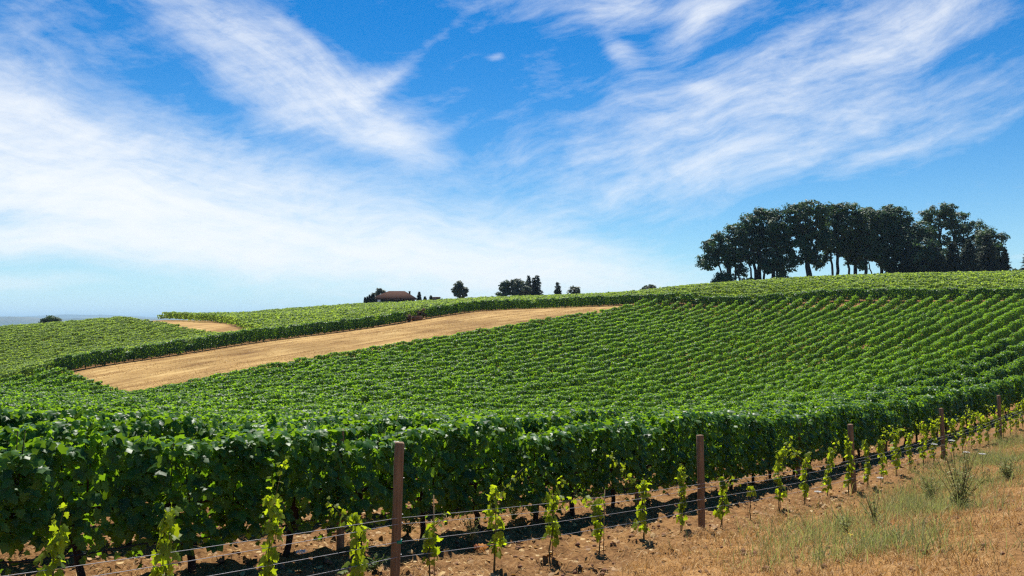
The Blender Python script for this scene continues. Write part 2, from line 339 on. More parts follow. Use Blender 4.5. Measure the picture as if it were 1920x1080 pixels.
def ground_mat():
    m, N, L = new_mat('soil_and_dry_grass')
    tc = N('ShaderNodeTexCoord'); geo = tc.outputs['Object']
    def noise(scale, d=8, r=.62, vec=None):
        n = N('ShaderNodeTexNoise'); n.inputs['Scale'].default_value = scale; n.inputs['Detail'].default_value = d; n.inputs['Roughness'].default_value = r; L(vec or geo, n.inputs['Vector']); return n.outputs['Fac']
    def ramp(f, *st):
        c = N('ShaderNodeValToRGB'); e = c.color_ramp.elements; e[0].position, e[0].color = st[0][0], rgba(st[0][1]); e[1].position, e[1].color = st[-1][0], rgba(st[-1][1])
        for a, b in st[1:-1]: q = e.new(a); q.color = rgba(b)
        L(f, c.inputs[0]); return c.outputs[0]
    def mix(f, a, b):
        n = N('ShaderNodeMix', data_type='RGBA'); L(f, n.inputs[0]); L(a, n.inputs[6]); L(b, n.inputs[7]); return n.outputs[2]
    def att(k): return N('ShaderNodeAttribute', attribute_name=k).outputs['Fac']
    fine = noise(16, 9, .7); mid = noise(2.2, 8, .65); big = noise(.16, 6, .6)
    mp = N('ShaderNodeMapping'); mp.inputs['Rotation'].default_value = (0, 0, -math.atan2(DY, DX)); L(geo, mp.inputs[0])
    mp2 = N('ShaderNodeMapping'); mp2.inputs['Scale'].default_value = (.10, 1.0, 1); L(mp.outputs[0], mp2.inputs[0])
    streak = noise(.85, 8, .68, mp2.outputs[0])
    soil = ramp(fine, (.28, (.080, .036, .015)), (.5, (.195, .098, .036)), (.66, (.30, .170, .068)), (.80, (.42, .27, .13)))
    dry = ramp(mid, (.28, (.20, .092, .030)), (.5, (.36, .185, .060)), (.72, (.50, .31, .125)))
    dryf = ramp(fine, (.3, (.19, .088, .030)), (.55, (.40, .215, .075)), (.78, (.56, .38, .18)))
    half = N('ShaderNodeValue'); half.outputs[0].default_value = .5
    dry2 = mix(half.outputs[0], dry, dryf)
    gold = ramp(streak, (.30, (.20, .105, .036)), (.45, (.37, .22, .075)), (.58, (.50, .325, .120)), (.74, (.63, .45, .20)))
    gold_b = ramp(noise(.09, 5, .55), (.36, (.52, .47, .42)), (.60, (1, 1, 1)))
    gm = N('ShaderNodeMix', data_type='RGBA', blend_type='MULTIPLY'); gm.inputs[0].default_value = .8; L(gold, gm.inputs[6]); L(gold_b, gm.inputs[7])
    green = ramp(mid, (.3, (.05, .065, .02)), (.6, (.12, .12, .04)), (.8, (.20, .17, .07)))
    c = mix(att('dry'), soil, dry2); c = mix(att('gold'), c, gm.outputs[2]); c = mix(att('green'), c, green)
    b = N('ShaderNodeBsdfPrincipled'); b.inputs['Roughness'].default_value = .95; b.inputs['Specular IOR Level'].default_value = .12; L(c, b.inputs['Base Color'])
    bp = N('ShaderNodeBump'); bp.inputs['Strength'].default_value = .7; bp.inputs['Distance'].default_value = .05; L(fine, bp.inputs['Height'])
    bp2 = N('ShaderNodeBump'); bp2.inputs['Strength'].default_value = .5; bp2.inputs['Distance'].default_value = .25; L(mid, bp2.inputs['Height']); L(bp.outputs[0], bp2.inputs['Normal']); L(bp2.outputs[0], b.inputs['Normal'])
    o = N('ShaderNodeOutputMaterial'); L(b.outputs[0], o.inputs[0]); return m
MAT['ground'] = ground_mat()

# ------------------------------------------------------------------ where everything lies, in row coordinates (s along, p away)
ROW0, PITCH, P_END = 8.8, 2.1, 81.0          # first full row, row spacing, edge of the golden strip
def s_end(p): return min(121.5 + (81 - p) * .11, 125.2)
def headland_s(p): return 123 + max(0., 91 - p) * .10
TRACK_L, TRACK_R = 66.5, 78.0

def grid_axis(lo, hi, a, b, fine_, grow=1.10, cap=900.):
    mid = list(np.arange(a, b + 1e-6, fine_)); st = fine_; up = []; v = b
    while v < hi: st = min(st * grow, cap) if v > 420 else min(st * grow, 2.6); v += st; up.append(v)
    st = fine_; dn = []; v = a
    while v > lo: st = min(st * grow, cap) if v < -220 else min(st * grow, 2.6); v -= st; dn.append(v)
    return np.array(dn[::-1] + mid + up)

def near_relief(x, y, s, p):
    w = 1 - smooth(30, 44, y)
    rough = fbm(x * 1.1, y * 1.1, 3, 5) - .5
    clod = np.maximum(fbm(x * 5.5, y * 5.5, 4, 11) - .50, 0)
    soil_z = smooth(4.6, 6.0, p)
    bed = .05 * np.exp(-((p - 6.7) / .35) ** 2) + .05 * np.exp(-((p - 8.75) / .4) ** 2)
    return w * (.12 * rough + (.16 + .34 * soil_z) * clod * .8 + bed)
def height(x, y):
    s, p = sp(x, y); return ground(x, y) + near_relief(x, y, s, p)
def h1(x, y): return float(height(np.array([x]), np.array([y]))[0])

def build_ground():
    xs = grid_axis(-42000, 42000, -8, 21, .085); ys = grid_axis(-9000, 46000, 4.8, 25, .075)
    X, Y = np.meshgrid(xs, ys); s, p = sp(X, Y)
    Z = height(X, Y)
    V = np.stack([X, Y, Z], -1).reshape(-1, 3); nx, ny = len(xs), len(ys)
    i = np.arange(nx - 1)[None] + np.arange(ny - 1)[:, None] * nx
    F = np.stack([i, i + 1, i + nx + 1, i + nx], -1).reshape(-1, 4)
    n1 = fbm(X * .9, Y * .9, 4, 31) - .5; n2 = fbm(X * 3.2, Y * 3.2, 3, 37) - .5
    dry = 1 - smooth(5.5, 6.7, p - .7 * smooth(7, 11, s) + .7 + 1.3 * n1 + 1.1 * n2)
    bare = (1 - smooth(1.7, 2.7, p + 1.6 * n1 - .05 * (s - 9))) * (p > -20); dry = dry * (1 - .6 * bare)
    inter = .30 * smooth(-.05, .22, n1 + .6 * n2)                       # litter between the rows
    dry = np.maximum(dry, inter * (p > 6))
    strip = smooth(P_END - .8, P_END + 1.6, p + 2.0 * n1) * (1 - smooth(104.2, 104.9, p)) * smooth(31.5, 32.5, s + .0 * p) * (1 - smooth(118, 126, s))
    trk = smooth(.3, 1.2, s - 61 - (p - 113) * .10) * (1 - smooth(-.6, .3, s - 70.1 - (p - 128.4) * .315)) * (p > 112) * (p < 176)
    head = smooth(-4.5, -3, s - (123 + np.maximum(0, 91 - p) * .1)) * (1 - smooth(-.5, .8, s - (123 + np.maximum(0, 91 - p) * .1))) * (p > 9) * (p < 104) * .35
    gold = np.clip(strip + trk + head, 0, 1)
    far = smooth(230, 300, np.hypot(X, Y)); wild = np.maximum(far, (p < -3) * .5)
    grass_zone = np.exp(-((p - np.minimum(3.5 + .12 * (s - 9), 5.4)) / 1.15) ** 2) * smooth(8.2, 10.0, s) * smooth(.40, .62, fbm(X * 1.1, Y * 1.1, 4, 91)) * (s < 70) * .45
    wild = np.maximum(wild, grass_zone)
    me = make_mesh('ground', V, [F], MAT['ground'], {'dry': dry.ravel(), 'gold': gold.ravel(), 'green': np.clip(wild, 0, 1).ravel()}, True)
    tag(link('ground', me), kind='structure')
build_ground()

def build_hills():
    az = np.radians(np.linspace(-75, 10, 170)); V = []; F = []; A = []
    m, N, L = new_mat('distant_hill'); tc = N('ShaderNodeTexCoord'); nz = N('ShaderNodeTexNoise'); nz.inputs['Scale'].default_value = .0016; nz.inputs['Detail'].default_value = 7; L(tc.outputs['Object'], nz.inputs['Vector'])
    cr = N('ShaderNodeValToRGB'); e = cr.color_ramp.elements; e[0].position = .42; e[0].color = (.016, .030, .016, 1); e[1].position = .66; e[1].color = (.11, .10, .055, 1); L(nz.outputs['Fac'], cr.inputs[0])
    b = N('ShaderNodeBsdfPrincipled'); b.inputs['Roughness'].default_value = .95; L(cr.outputs[0], b.inputs['Base Color']); o = N('ShaderNodeOutputMaterial'); L(b.outputs[0], o.inputs[0])
    for k, (r0, r1, top, seed, sc) in enumerate(((7000, 9600, 42, 3, 9), (13000, 19000, 120, 9, 5))):
        rr = np.linspace(r0, r1, 30); Az, Rr = np.meshgrid(az, rr); t = (Rr - r0) / (r1 - r0)
        prof = np.sin(np.pi * np.clip(t, 0, 1)) ** 1.2
        hgt = top * (.25 + 1.9 * (fbm(Az * sc * 2 + 9, Rr / 2500., 5, seed) - .22)) * (1 - .45 * smooth(-.62, -.35, Az) * (k == 1))
        z = np.minimum(-112 + prof * (hgt + 112 * .85), 118)
        V = np.stack([Rr * np.sin(Az), Rr * np.cos(Az), z], -1).reshape(-1, 3); n = len(az)
        i = np.arange(n - 1)[None] + np.arange(29)[:, None] * n
        F = np.stack([i, i + 1, i + n + 1, i + n], -1).reshape(-1, 4)
        tag(link('hills', make_mesh('hills', V, [F], m, None, True)), kind='structure')
build_hills()

# ------------------------------------------------------------------ vines
def canopy_points(L_, per_m, h0, h1_, half, bump=1.15, seed=0, gaps=None):
    """leaf points on a hedge of length L_ along x: returns local (along, across, up), normal, tip, rnd"""
    r = np.random.default_rng(seed); n = int(L_ * per_m)
    a = r.uniform(0, L_, n)
    ph = (a + (.9 * vnoise(a * .55, np.full(n, 2.2), seed + 8) if L_ > 3 else 0)) / bump; vi = np.floor(ph).astype(int); ft = ph - vi; kk = vi.max() + 2
    vh = r.uniform(-.20, .12, kk); vw = r.uniform(.70, 1.20, kk); vd = r.random(kk)
    lump = np.sin(np.pi * ft) ** .6
    fine = vnoise(a * 3.1, np.full(n, seed * 1.7), seed)
    top = h1_ + vh[vi] + .10 * (lump - .6) + .16 * (fine - .5)
    wid = half * vw[vi] * (.78 + .22 * lump) * (.82 + .36 * vnoise(a * 2.3, np.full(n, 5.5), seed + 3))
    bot = h0 + .22 * (vnoise(a * 2.2, np.full(n, 9.1), seed + 5) - .35) + .08 * (1 - lump)
    u = r.random(n); side = np.where(r.random(n) < .5, -1., 1.)
    # perimeter: two sides and a rounded top
    hh = top - bot; per = 2 * hh + 2.2 * wid; q = r.random(n) * per
    on_top = q > 2 * hh
    t = r.random(n)
    z = np.where(on_top, top - .10 * t * t, bot + hh * (1 - (1 - t) ** 1.05))
    wz = wid * (.60 + .40 * np.sin(np.pi * np.clip((z - bot) / np.maximum(hh, .1), 0, 1) * .86 + .25))
    y = np.where(on_top, r.uniform(-1, 1, n) * wid * .75, side * wz)
    dep = r.exponential(.22, n); dep = np.minimum(dep, .85)
    y = y * (1 - dep * (~on_top)); z = z - on_top * dep * .30
    ny = np.where(on_top, y / np.maximum(wid, .05) * .6, side * .9); nz = np.where(on_top, 1.0, .45)
    Nn = np.stack([r.normal(0, .42, n), ny + r.normal(0, .42, n), nz + r.normal(0, .45, n)], 1)
    T = np.stack([r.normal(0, .5, n), ny * .5 + r.normal(0, .3, n), -1 + .5 * on_top + r.normal(0, .35, n)], 1)
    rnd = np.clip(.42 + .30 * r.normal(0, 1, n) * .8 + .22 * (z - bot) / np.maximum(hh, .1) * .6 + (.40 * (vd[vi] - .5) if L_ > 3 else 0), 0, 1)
    return a, y, z, Nn, T, rnd, r

DIR = math.atan2(DY, DX)
def to_world_vec(v):  # local (along, across-away, up) -> world
    return np.stack([DX * v[:, 0] - DY * v[:, 1], DY * v[:, 0] + DX * v[:, 1], v[:, 2]], 1)

# --- single vines of the nearest rows (many meshes, shared by the copies)
def shoots(r, L_, top, half, n, leaf):
    P = []; Nn = []; T = []; S = []
    for _ in range(n):
        b = np.array([r.uniform(.1, L_ - .1), r.uniform(-half, half) * .8, top - .12]); d = np.array([r.normal(0, .3), r.normal(0, .35), 1.0]); ln = r.uniform(.16, .42)
        m = int(ln / .05) + 2
        for k in range(m):
            f = k / m; q = b + d * ln * f + np.array([0, 0, -.12 * f * f]); o = r.normal(0, 1, 3); o[2] = abs(o[2]) * .4; o /= np.linalg.norm(o)
            P.append(q); Nn.append(np.array([o[0], o[1], .9])); T.append(o + np.array([0, 0, -.2])); S.append(leaf * (1.0 - .5 * f))
    return np.array(P), np.array(Nn), np.array(T), np.array(S)
def vine_canopy(seed, n_leaf, L_=1.5, leaf=.125):
    a, y, z, Nn, T, rnd, r = canopy_points(L_, n_leaf / L_, .42, 1.60, .30, bump=L_, seed=seed)
    size = leaf * r.uniform(.55, 1.25, len(a))
    P = np.stack([a - L_ / 2, y, z], 1)
    p2, n2, t2, s2 = shoots(r, L_, 1.62, .26, 5, .10)
    p2[:, 0] -= L_ / 2
    # hanging laterals below the canopy
    k = 44; p3 = np.stack([r.uniform(-L_ / 2, L_ / 2, k), r.uniform(-.22, .22, k), r.uniform(.28, .55, k)], 1); n3 = r.normal(0, 1, (k, 3)); n3[:, 2] = .5; t3 = r.normal(0, .4, (k, 3)); t3[:, 2] = -1
    P = np.concatenate([P, p2, p3]); Nn = np.concatenate([Nn, n2, n3]); T = np.concatenate([T, t2, t3]); size = np.concatenate([size, s2, r.uniform(.05, .09, k)])
    rnd = np.concatenate([rnd, r.uniform(.55, 1, len(p2)), r.uniform(.3, .9, k)])
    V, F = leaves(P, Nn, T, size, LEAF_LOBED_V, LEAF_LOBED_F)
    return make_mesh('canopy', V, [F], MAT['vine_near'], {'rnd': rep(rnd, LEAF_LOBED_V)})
def vine_trunk(seed):
    r = np.random.default_rng(900 + seed); b = Bag(); lean = r.normal(0, .09); ly = r.normal(0, .05)
    z = np.linspace(-.12, .78, 8); pts = np.stack([lean * np.sin(z * 2.4) + r.normal(0, .012, 8), ly * z + r.normal(0, .012, 8), z], 1)
    b.tube(pts, np.linspace(.045, .030, 8) * r.uniform(.85, 1.15, 8), 8)
    for sd in (-1, 1):                                        # the two arms tied along the wire
        m = 7; f = np.linspace(0, 1, m)
        b.tube(np.stack([pts[-1, 0] + sd * f * .66, pts[-1, 1] + r.normal(0, .01, m), .76 + .05 * np.sin(f * 5) + r.normal(0, .008, m)], 1), np.linspace(.026, .014, m), 6)
    for _ in range(7):                                         # canes going up into the leaves
        x = r.uniform(-.6, .6); f = np.linspace(0, 1, 5)
        b.tube(np.stack([x + r.normal(0, .05) * f, r.normal(0, .07) * f, .78 + .75 * f], 1), np.linspace(.008, .004, 5), 4)
    return b.mesh('trunk', MAT['bark'], True)
CAN = [vine_canopy(40 + i, 780) for i in range(14)]
TRK = [vine_trunk(i) for i in range(10)]
ordinal = ['', 'first', 'second', 'third', 'fourth', 'fifth', 'sixth', 'seventh', 'eighth', 'ninth', 'tenth', 'eleventh', 'twelfth', 'thirteenth', 'fourteenth', 'fifteenth', 'sixteenth',
           'seventeenth', 'eighteenth', 'nineteenth', 'twentieth', 'twenty-first', 'twenty-second', 'twenty-third', 'twenty-fourth', 'twenty-fifth', 'twenty-sixth', 'twenty-seventh',
           'twenty-eighth', 'twenty-ninth', 'thirtieth', 'thirty-first', 'thirty-second', 'thirty-third', 'thirty-fourth', 'thirty-fifth', 'thirty-sixth', 'thirty-seventh']
def s_range(p, pad=1.5):
    """part of a row inside the picture"""
    lo = p * .25 - pad; hi = min(5.7 * p + 4, s_end(p)) if p < 40 else s_end(p)
    return lo, hi
N_SINGLE_ROWS, VINE_GAP = 4, 1.15
SINGLE_HI = [48, 60, 70, 76]
def build_single_vines():
    labels = ['dense mature grapevine in the dark leafy front hedge right behind the young vines',
              'mature grapevine in the second full row, directly behind the dark front hedge',
              'mature grapevine in the third full row, two rows behind the dark front hedge',
              'mature grapevine in the fourth full row, three rows behind the dark front hedge']
    groups = ['vines of the front hedge', 'vines of the second full row', 'vines of the third full row', 'vines of the fourth full row']
    for k in range(N_SINGLE_ROWS):
        p = ROW0 + PITCH * k; lo, hi = s_range(p); hi = min(hi, SINGLE_HI[k]); ss = np.arange(lo, hi, VINE_GAP)
        r = np.random.default_rng(300 + k)
        ss = ss + r.normal(0, .06, len(ss)); pp = p + r.normal(0, .04, len(ss)); X, Y = xy(ss, pp); Z = height(X, Y)
        for j in range(len(ss)):
            t = thing('grapevine', labels[k], 'grapevine', (X[j], Y[j], Z[j] - .02), DIR, groups[k])
            c = link('canopy', CAN[r.integers(len(CAN))], t); sc = r.uniform(.93, 1.06); fl = -1 if r.random() < .5 else 1
            c.scale = (fl * r.uniform(.95, 1.1), r.uniform(.85, 1.2), sc); c.location = (r.normal(0, .04), r.normal(0, .03), 0)
            link('trunk', TRK[r.integers(len(TRK))], t, rot=(0, 0, math.pi * r.integers(2)))
build_single_vines()

# --- the rest of the rows, one object per row
def row_mesh(path_s, path_p, per_m, leaf, mat, seed, half=.30, h0=.45, h1_=1.62, gap=None, name='canopy'):
    """hedge of leaves along a path given in (s, p); path_* arrays"""
    ps = np.asarray(path_s, float); pp = np.asarray(path_p, float); seg = np.hypot(np.diff(ps), np.diff(pp)); cum = np.concatenate([[0], np.cumsum(seg)]); L_ = cum[-1]
    a, y, z, Nn, T, rnd, r = canopy_points(L_, per_m, h0, h1_, half, bump=1.15, seed=seed)
    if gap is not None:
        for g0, g1_ in gap:
            S0 = np.interp(a, cum, ps); keep = ~((S0 > g0) & (S0 < g1_)); a, y, z, Nn, T, rnd = a[keep], y[keep], z[keep], Nn[keep], T[keep], rnd[keep]
    # a missing or weak vine here and there
    vi = np.floor(a / 1.15).astype(int); weak = r.random(vi.max() + 2); z = np.where(weak[vi] > .955, .45 + (z - .45) * .55, z)
    i = np.clip(np.searchsorted(cum, a) - 1, 0, len(seg) - 1); ts = (ps[i + 1] - ps[i]) / seg[i]; tp = (pp[i + 1] - pp[i]) / seg[i]
    s0 = np.interp(a, cum, ps) - tp * y; p0 = np.interp(a, cum, pp) + ts * y
    def rot(v): return np.stack([ts * v[:, 0] - tp * v[:, 1], tp * v[:, 0] + ts * v[:, 1], v[:, 2]], 1)
    X, Y = xy(s0, p0); Z = ground(X, Y) + z
    size = leaf * r.uniform(.6, 1.25, len(a))
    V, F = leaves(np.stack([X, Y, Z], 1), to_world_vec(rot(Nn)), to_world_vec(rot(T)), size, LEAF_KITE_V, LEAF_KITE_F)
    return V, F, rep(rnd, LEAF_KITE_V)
def trunks_bag(path_s, path_p, seed, step=1.15, h=.75, rad=.045, bag=None):
    b = bag or Bag(); r = np.random.default_rng(seed); ps = np.asarray(path_s, float); pp = np.asarray(path_p, float)
    cum = np.concatenate([[0], np.cumsum(np.hypot(np.diff(ps), np.diff(pp)))]); a = np.arange(0, cum[-1], step)
    X, Y = xy(np.interp(a, cum, ps), np.interp(a, cum, pp)); Z = ground(X, Y)
    for x, y, z in zip(X, Y, Z): b.tube([(x, y, z - .1), (x + r.normal(0, .03), y, z + h * .5), (x + r.normal(0, .05), y, z + h)], rad, 5)
    return b
def row_label(k):
    if k < len(ordinal): return f'green trellised vine row running up the hillside, {ordinal[k]} row back from the dark front hedge'
    return 'green trellised vine row close to the golden dry strip'
def build_rows():
    k = 0
    p = ROW0
    while p < 104.6:
        k += 1
        lo, hi = s_range(p, 3)
        if p > P_END: hi = min(hi, 31.8)
        if k <= N_SINGLE_ROWS: lo = SINGLE_HI[k - 1] + .3
        if hi - lo > 3:
            dmid = max(12., p / 1.0)
            per = 620 if p < 26 else (420 if p < 50 else 300); leaf = .135 if p < 26 else (.165 if p < 50 else .20)
            n = max(3, int((hi - lo) / 3)); ss = np.linspace(lo, hi, n)
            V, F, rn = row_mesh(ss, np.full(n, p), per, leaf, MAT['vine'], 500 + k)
            t = thing('vine_row', row_label(k - 1) if k > 1 else 'far right end of the dark front hedge of vines beyond the posts', 'vine row', (*xy((lo + hi) / 2, p), g1(*xy((lo + hi) / 2, p))), 0, 'vine rows of the main field')
            if p > P_END: t['label'] = f'short pale vine row left of the golden strip, {ordinal[int((p - P_END) / PITCH) + 1]} above its lower corner'
            o = link('canopy', make_mesh('canopy', V - np.array(t.location), [F], MAT['vine'], {'rnd': rn}), t)
            if p < 20:
                b = trunks_bag(ss, np.full(n, p), 50 + k); b.V = [v - np.array(t.location) for v in b.V]
                tag(link('trunk', b.mesh('trunk', MAT['bark']), t), kind='stuff')
        p += PITCH
build_rows()

# --- the upper block: rows that run along the golden strip, turn the corner and follow the headland
def bend_path(off, s0):
    s = list(np.arange(s0, 109, 3.)) + [109.]; p = [105.3 + off] * len(s)
    for th in np.linspace(0, 90, 9)[1:]:
        s.append(109 + (14 + off) * math.sin(R(th))); p.append(91.3 + (14 + off) * math.cos(R(th)))
    for q in np.arange(88, 4, -4.): s.append(123 + off + (91.3 - q) * .10); p.append(q)
    return np.array(s), np.array(p)
def build_upper():
    for k in range(28):
        off = PITCH * k; s0 = 20.0 if k < 4 else 70.1 + (105.3 + off - 128.4) * .315
        ss, pp = bend_path(off, s0 if k else 32.5)
        gap = [(86.6, 91.2)] if k == 0 else None
        per = 230 if k < 3 else (130 if k < 10 else 90); leaf = .24 if k < 3 else (.28 if k < 10 else .32)
        V, F, rn = row_mesh(ss, pp, per * (2 if k == 0 else 1), leaf * (.85 if k == 0 else 1), MAT['vine_pale'], 700 + k, half=.38 if k else .44, h0=.22, h1_=1.72 if k else 1.95, gap=gap)
        i = len(ss) // 2; x, y = xy(ss[i], pp[i])
        lab = 'long dark-faced vine hedge bordering the top of the golden strip and the headland' if k == 0 else f'pale green upper vine row, {ordinal[k]} behind the hedge bordering the golden strip'
        t = thing('vine_row', lab, 'vine row', (x, y, g1(x, y)), 0, 'vine rows of the upper block')
        link('canopy', make_mesh('canopy', V - np.array(t.location), [F], MAT['vine_pale' if k else 'vine_near'], {'rnd': rn}), t)  # darker leaf colour on the front hedge paints in its shaded face
        if k < 2:
            b = trunks_bag(ss, pp, 90 + k, 1.15, .8, .05); b.V = [v - np.array(t.location) for v in b.V]
            tag(link('trunk', b.mesh('trunk', MAT['bark']), t), kind='stuff')
    # terrace beyond the upper block, against the sky
    for k in range(9):
        p = 161.5 + 2.1 * k; ss = np.linspace(77.5 - .2 * k, 131, 20)
        V, F, rn = row_mesh(ss, np.full(20, p), 120, .28, MAT['vine_pale'], 800 + k, half=.36, h1_=1.8)
        x, y = xy(ss[10], p); z = g1(x, y)
        lab = 'dark-faced vine row along the front of the skyline terrace left of the house' if k == 0 else f'skyline vine row left of the house, {ordinal[k]} behind the terrace front'
        t = thing('vine_row', lab, 'vine row', (x, y, z), 0, 'vine rows of the skyline terrace')
        link('canopy', make_mesh('canopy', V - np.array(t.location), [F], MAT['vine_pale'], {'rnd': rn}), t)
    # the left slope: rows can no longer be told apart
    VV = []; FF = []; RR = []; n0 = 0
    for k in range(44):
        p = 105.3 + 4 * PITCH + PITCH * k
        if p > 196: break
        ss = np.linspace(14, 61 + (p - 113) * .10, 18)
        V, F, rn = row_mesh(ss, np.full(18, p), 190, .22, MAT['vine_pale'], 850 + k, half=.42, h1_=1.5)
        VV.append(V); FF.append(F + n0); RR.append(rn); n0 += len(V)
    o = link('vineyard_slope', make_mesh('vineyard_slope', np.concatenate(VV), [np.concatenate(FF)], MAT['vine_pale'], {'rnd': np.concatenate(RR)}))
    tag(o, 'bright green vineyard slope on the left skyline, rows merging into one mass', 'vineyard', kind='stuff')
build_upper()

# ------------------------------------------------------------------ posts, wires and young vines of the near row
ROW1 = 6.72
POST_S = [5.37, 11.85, 18.75, 26.0, 33.2, 40.4, 47.6, 54.8]
def row1(s, off=0.): x, y = xy(s, ROW1 + off); return x, y, h1(x, y)
def post_mesh(h, wdt, seed):
    r = np.random.default_rng(seed); b = Bag(); k = 10; a = wdt / 2; cut = a * .30; V = []
    ring = [(-a + cut, -a), (a - cut, -a), (a, -a + cut), (a, a - cut), (a - cut, a), (-a + cut, a), (-a, a - cut), (-a, -a + cut)]
    zs = list(np.linspace(-.25, h - .012, k)) + [h]
    for i, z in enumerate(zs):
        sc = 1 + r.normal(0, .012) - (.06 if i == len(zs) - 1 else 0); ox, oy = r.normal(0, .0015, 2)
        V += [(x * sc + ox, y * sc + oy, z + (r.normal(0, .003) if i >= k - 1 else 0)) for x, y in ring]
    n = 8; m = len(zs)
    b.add(V, [np.array([[j * n + i, j * n + (i + 1) % n, (j + 1) * n + (i + 1) % n, (j + 1) * n + i] for j in range(m - 1) for i in range(n)]), np.arange(n) + (m - 1) * n])
    return b.mesh('post', MAT['post'])
def staple_mesh(w, z):
    b = Bag(); b.tube([(w / 2 - .006, -.012, z), (w / 2 + .012, -.012, z), (w / 2 + .012, .012, z), (w / 2 - .006, .012, z)], .0035, 5); return b.mesh('staple', MAT['steel'])
def build_posts():
    names = ['nearest and tallest looking brown wooden post, standing clear in front of the hedge', 'second brown wooden post from the left, on the edge of the dry grass',
             'third brown wooden post from the left, leaning left by the green weeds', 'fourth brown wooden post from the left, half hidden by young vines',
             'fifth brown wooden post, far right, near the picture edge', None]
    lean = [.035, -.022, -.062, -.06, -.05, -.03]
    for i, s in enumerate(POST_S[:6]):
        x, y, z = row1(s); h = 1.60
        t = thing('wooden_post', names[i] or 'small distant wooden post beyond the right edge of the young vines', 'post', (x, y, z), 0, 'wooden posts of the young vine row')
        t.rotation_euler = (0, lean[i], DIR * .25)
        link('shaft', post_mesh(h, .098, 20 + i), t)
        for zz in (1.53, 1.22, .83, .74, .56, .40): link('staple', staple_mesh(.098, zz), t)
        if i == 0: tag(link('band', (lambda b: (b.box((0.03, 0, .545), (.05, .106, .03)), b.mesh('band', MAT['clip']))[1])(Bag()), t), 'small green plastic tie')
    lab2 = ['dark wooden trellis post inside the front hedge, left of the nearest clear post', 'brown trellis post in the front hedge, left of the second clear post',
            'brown trellis post in the front hedge, between the second and third clear posts', 'brown trellis post in the front hedge, right of the third clear post', 'brown trellis post in the front hedge, far right']
    for i, s in enumerate((6.06, 12.9, 20.3, 27.5, 34.8)):
        x, y = xy(s, ROW0 - (.10 if i < 3 else -.05)); t = thing('trellis_post', lab2[i], 'post', (x, y, h1(x, y)), .3, 'posts of the front hedge')
        link('shaft', post_mesh(1.56 if i < 3 else 1.42, .095, 60 + i), t)
build_posts()
def build_wires():
    specs = [(.80, 'upper steel wire of the close pair on the near post row', .0), (.735, 'lower steel wire of the close pair on the near post row', .035), (.545, 'single middle steel wire strung along the near post row', .0), (.385, 'lowest steel wire near the ground along the near post row', .02)]
    for h, lab, sag in specs:
        pts = []
        xs = [-14.0, -8.5, -1.5] + POST_S
        for a, b_ in zip(xs[:-1], xs[1:]):
            for f in np.linspace(0, 1, 10)[:-1]:
                s = a + (b_ - a) * f; za = row1(a)[2]; zb = row1(b_)[2]
                X, Y = xy(s, ROW1 - .056); pts.append((X, Y, za + (zb - za) * f + h - (.03 + sag) * 4 * f * (1 - f)))
        b = Bag(); b.tube(pts, .0028, 5); tag(link('trellis_wire', b.mesh('trellis_wire', MAT['steel'], True)), lab, 'wire')
    pts = []
    for s in np.linspace(-10, 60, 120):
        x, y = xy(s, ROW0 - .13); pts.append((x, y, h1(x, y) + .42 - .03 * math.sin(s * 2.7) ** 2))
    b = Bag(); b.tube(pts, .009, 6); tag(link('drip_hose', b.mesh('drip_hose', MAT['hose'], True)), 'thin black irrigation hose hung low under the front hedge', 'hose')
    for s, lab in ((2.27, 'left one of two green plastic clips on the middle wire'), (2.45, 'right one of two green plastic clips on the middle wire')):
        x, y, z = row1(s, -.056); b = Bag(); b.box((0, 0, -.012), (.018, .02, .05), DIR, .004); b.box((0, 0, .018), (.026, .028, .014), DIR, .004)
        tag(link('wire_clip', b.mesh('wire_clip', MAT['clip']), None, (x, y, z + .535 - .02)), lab, 'clip')
build_wires()

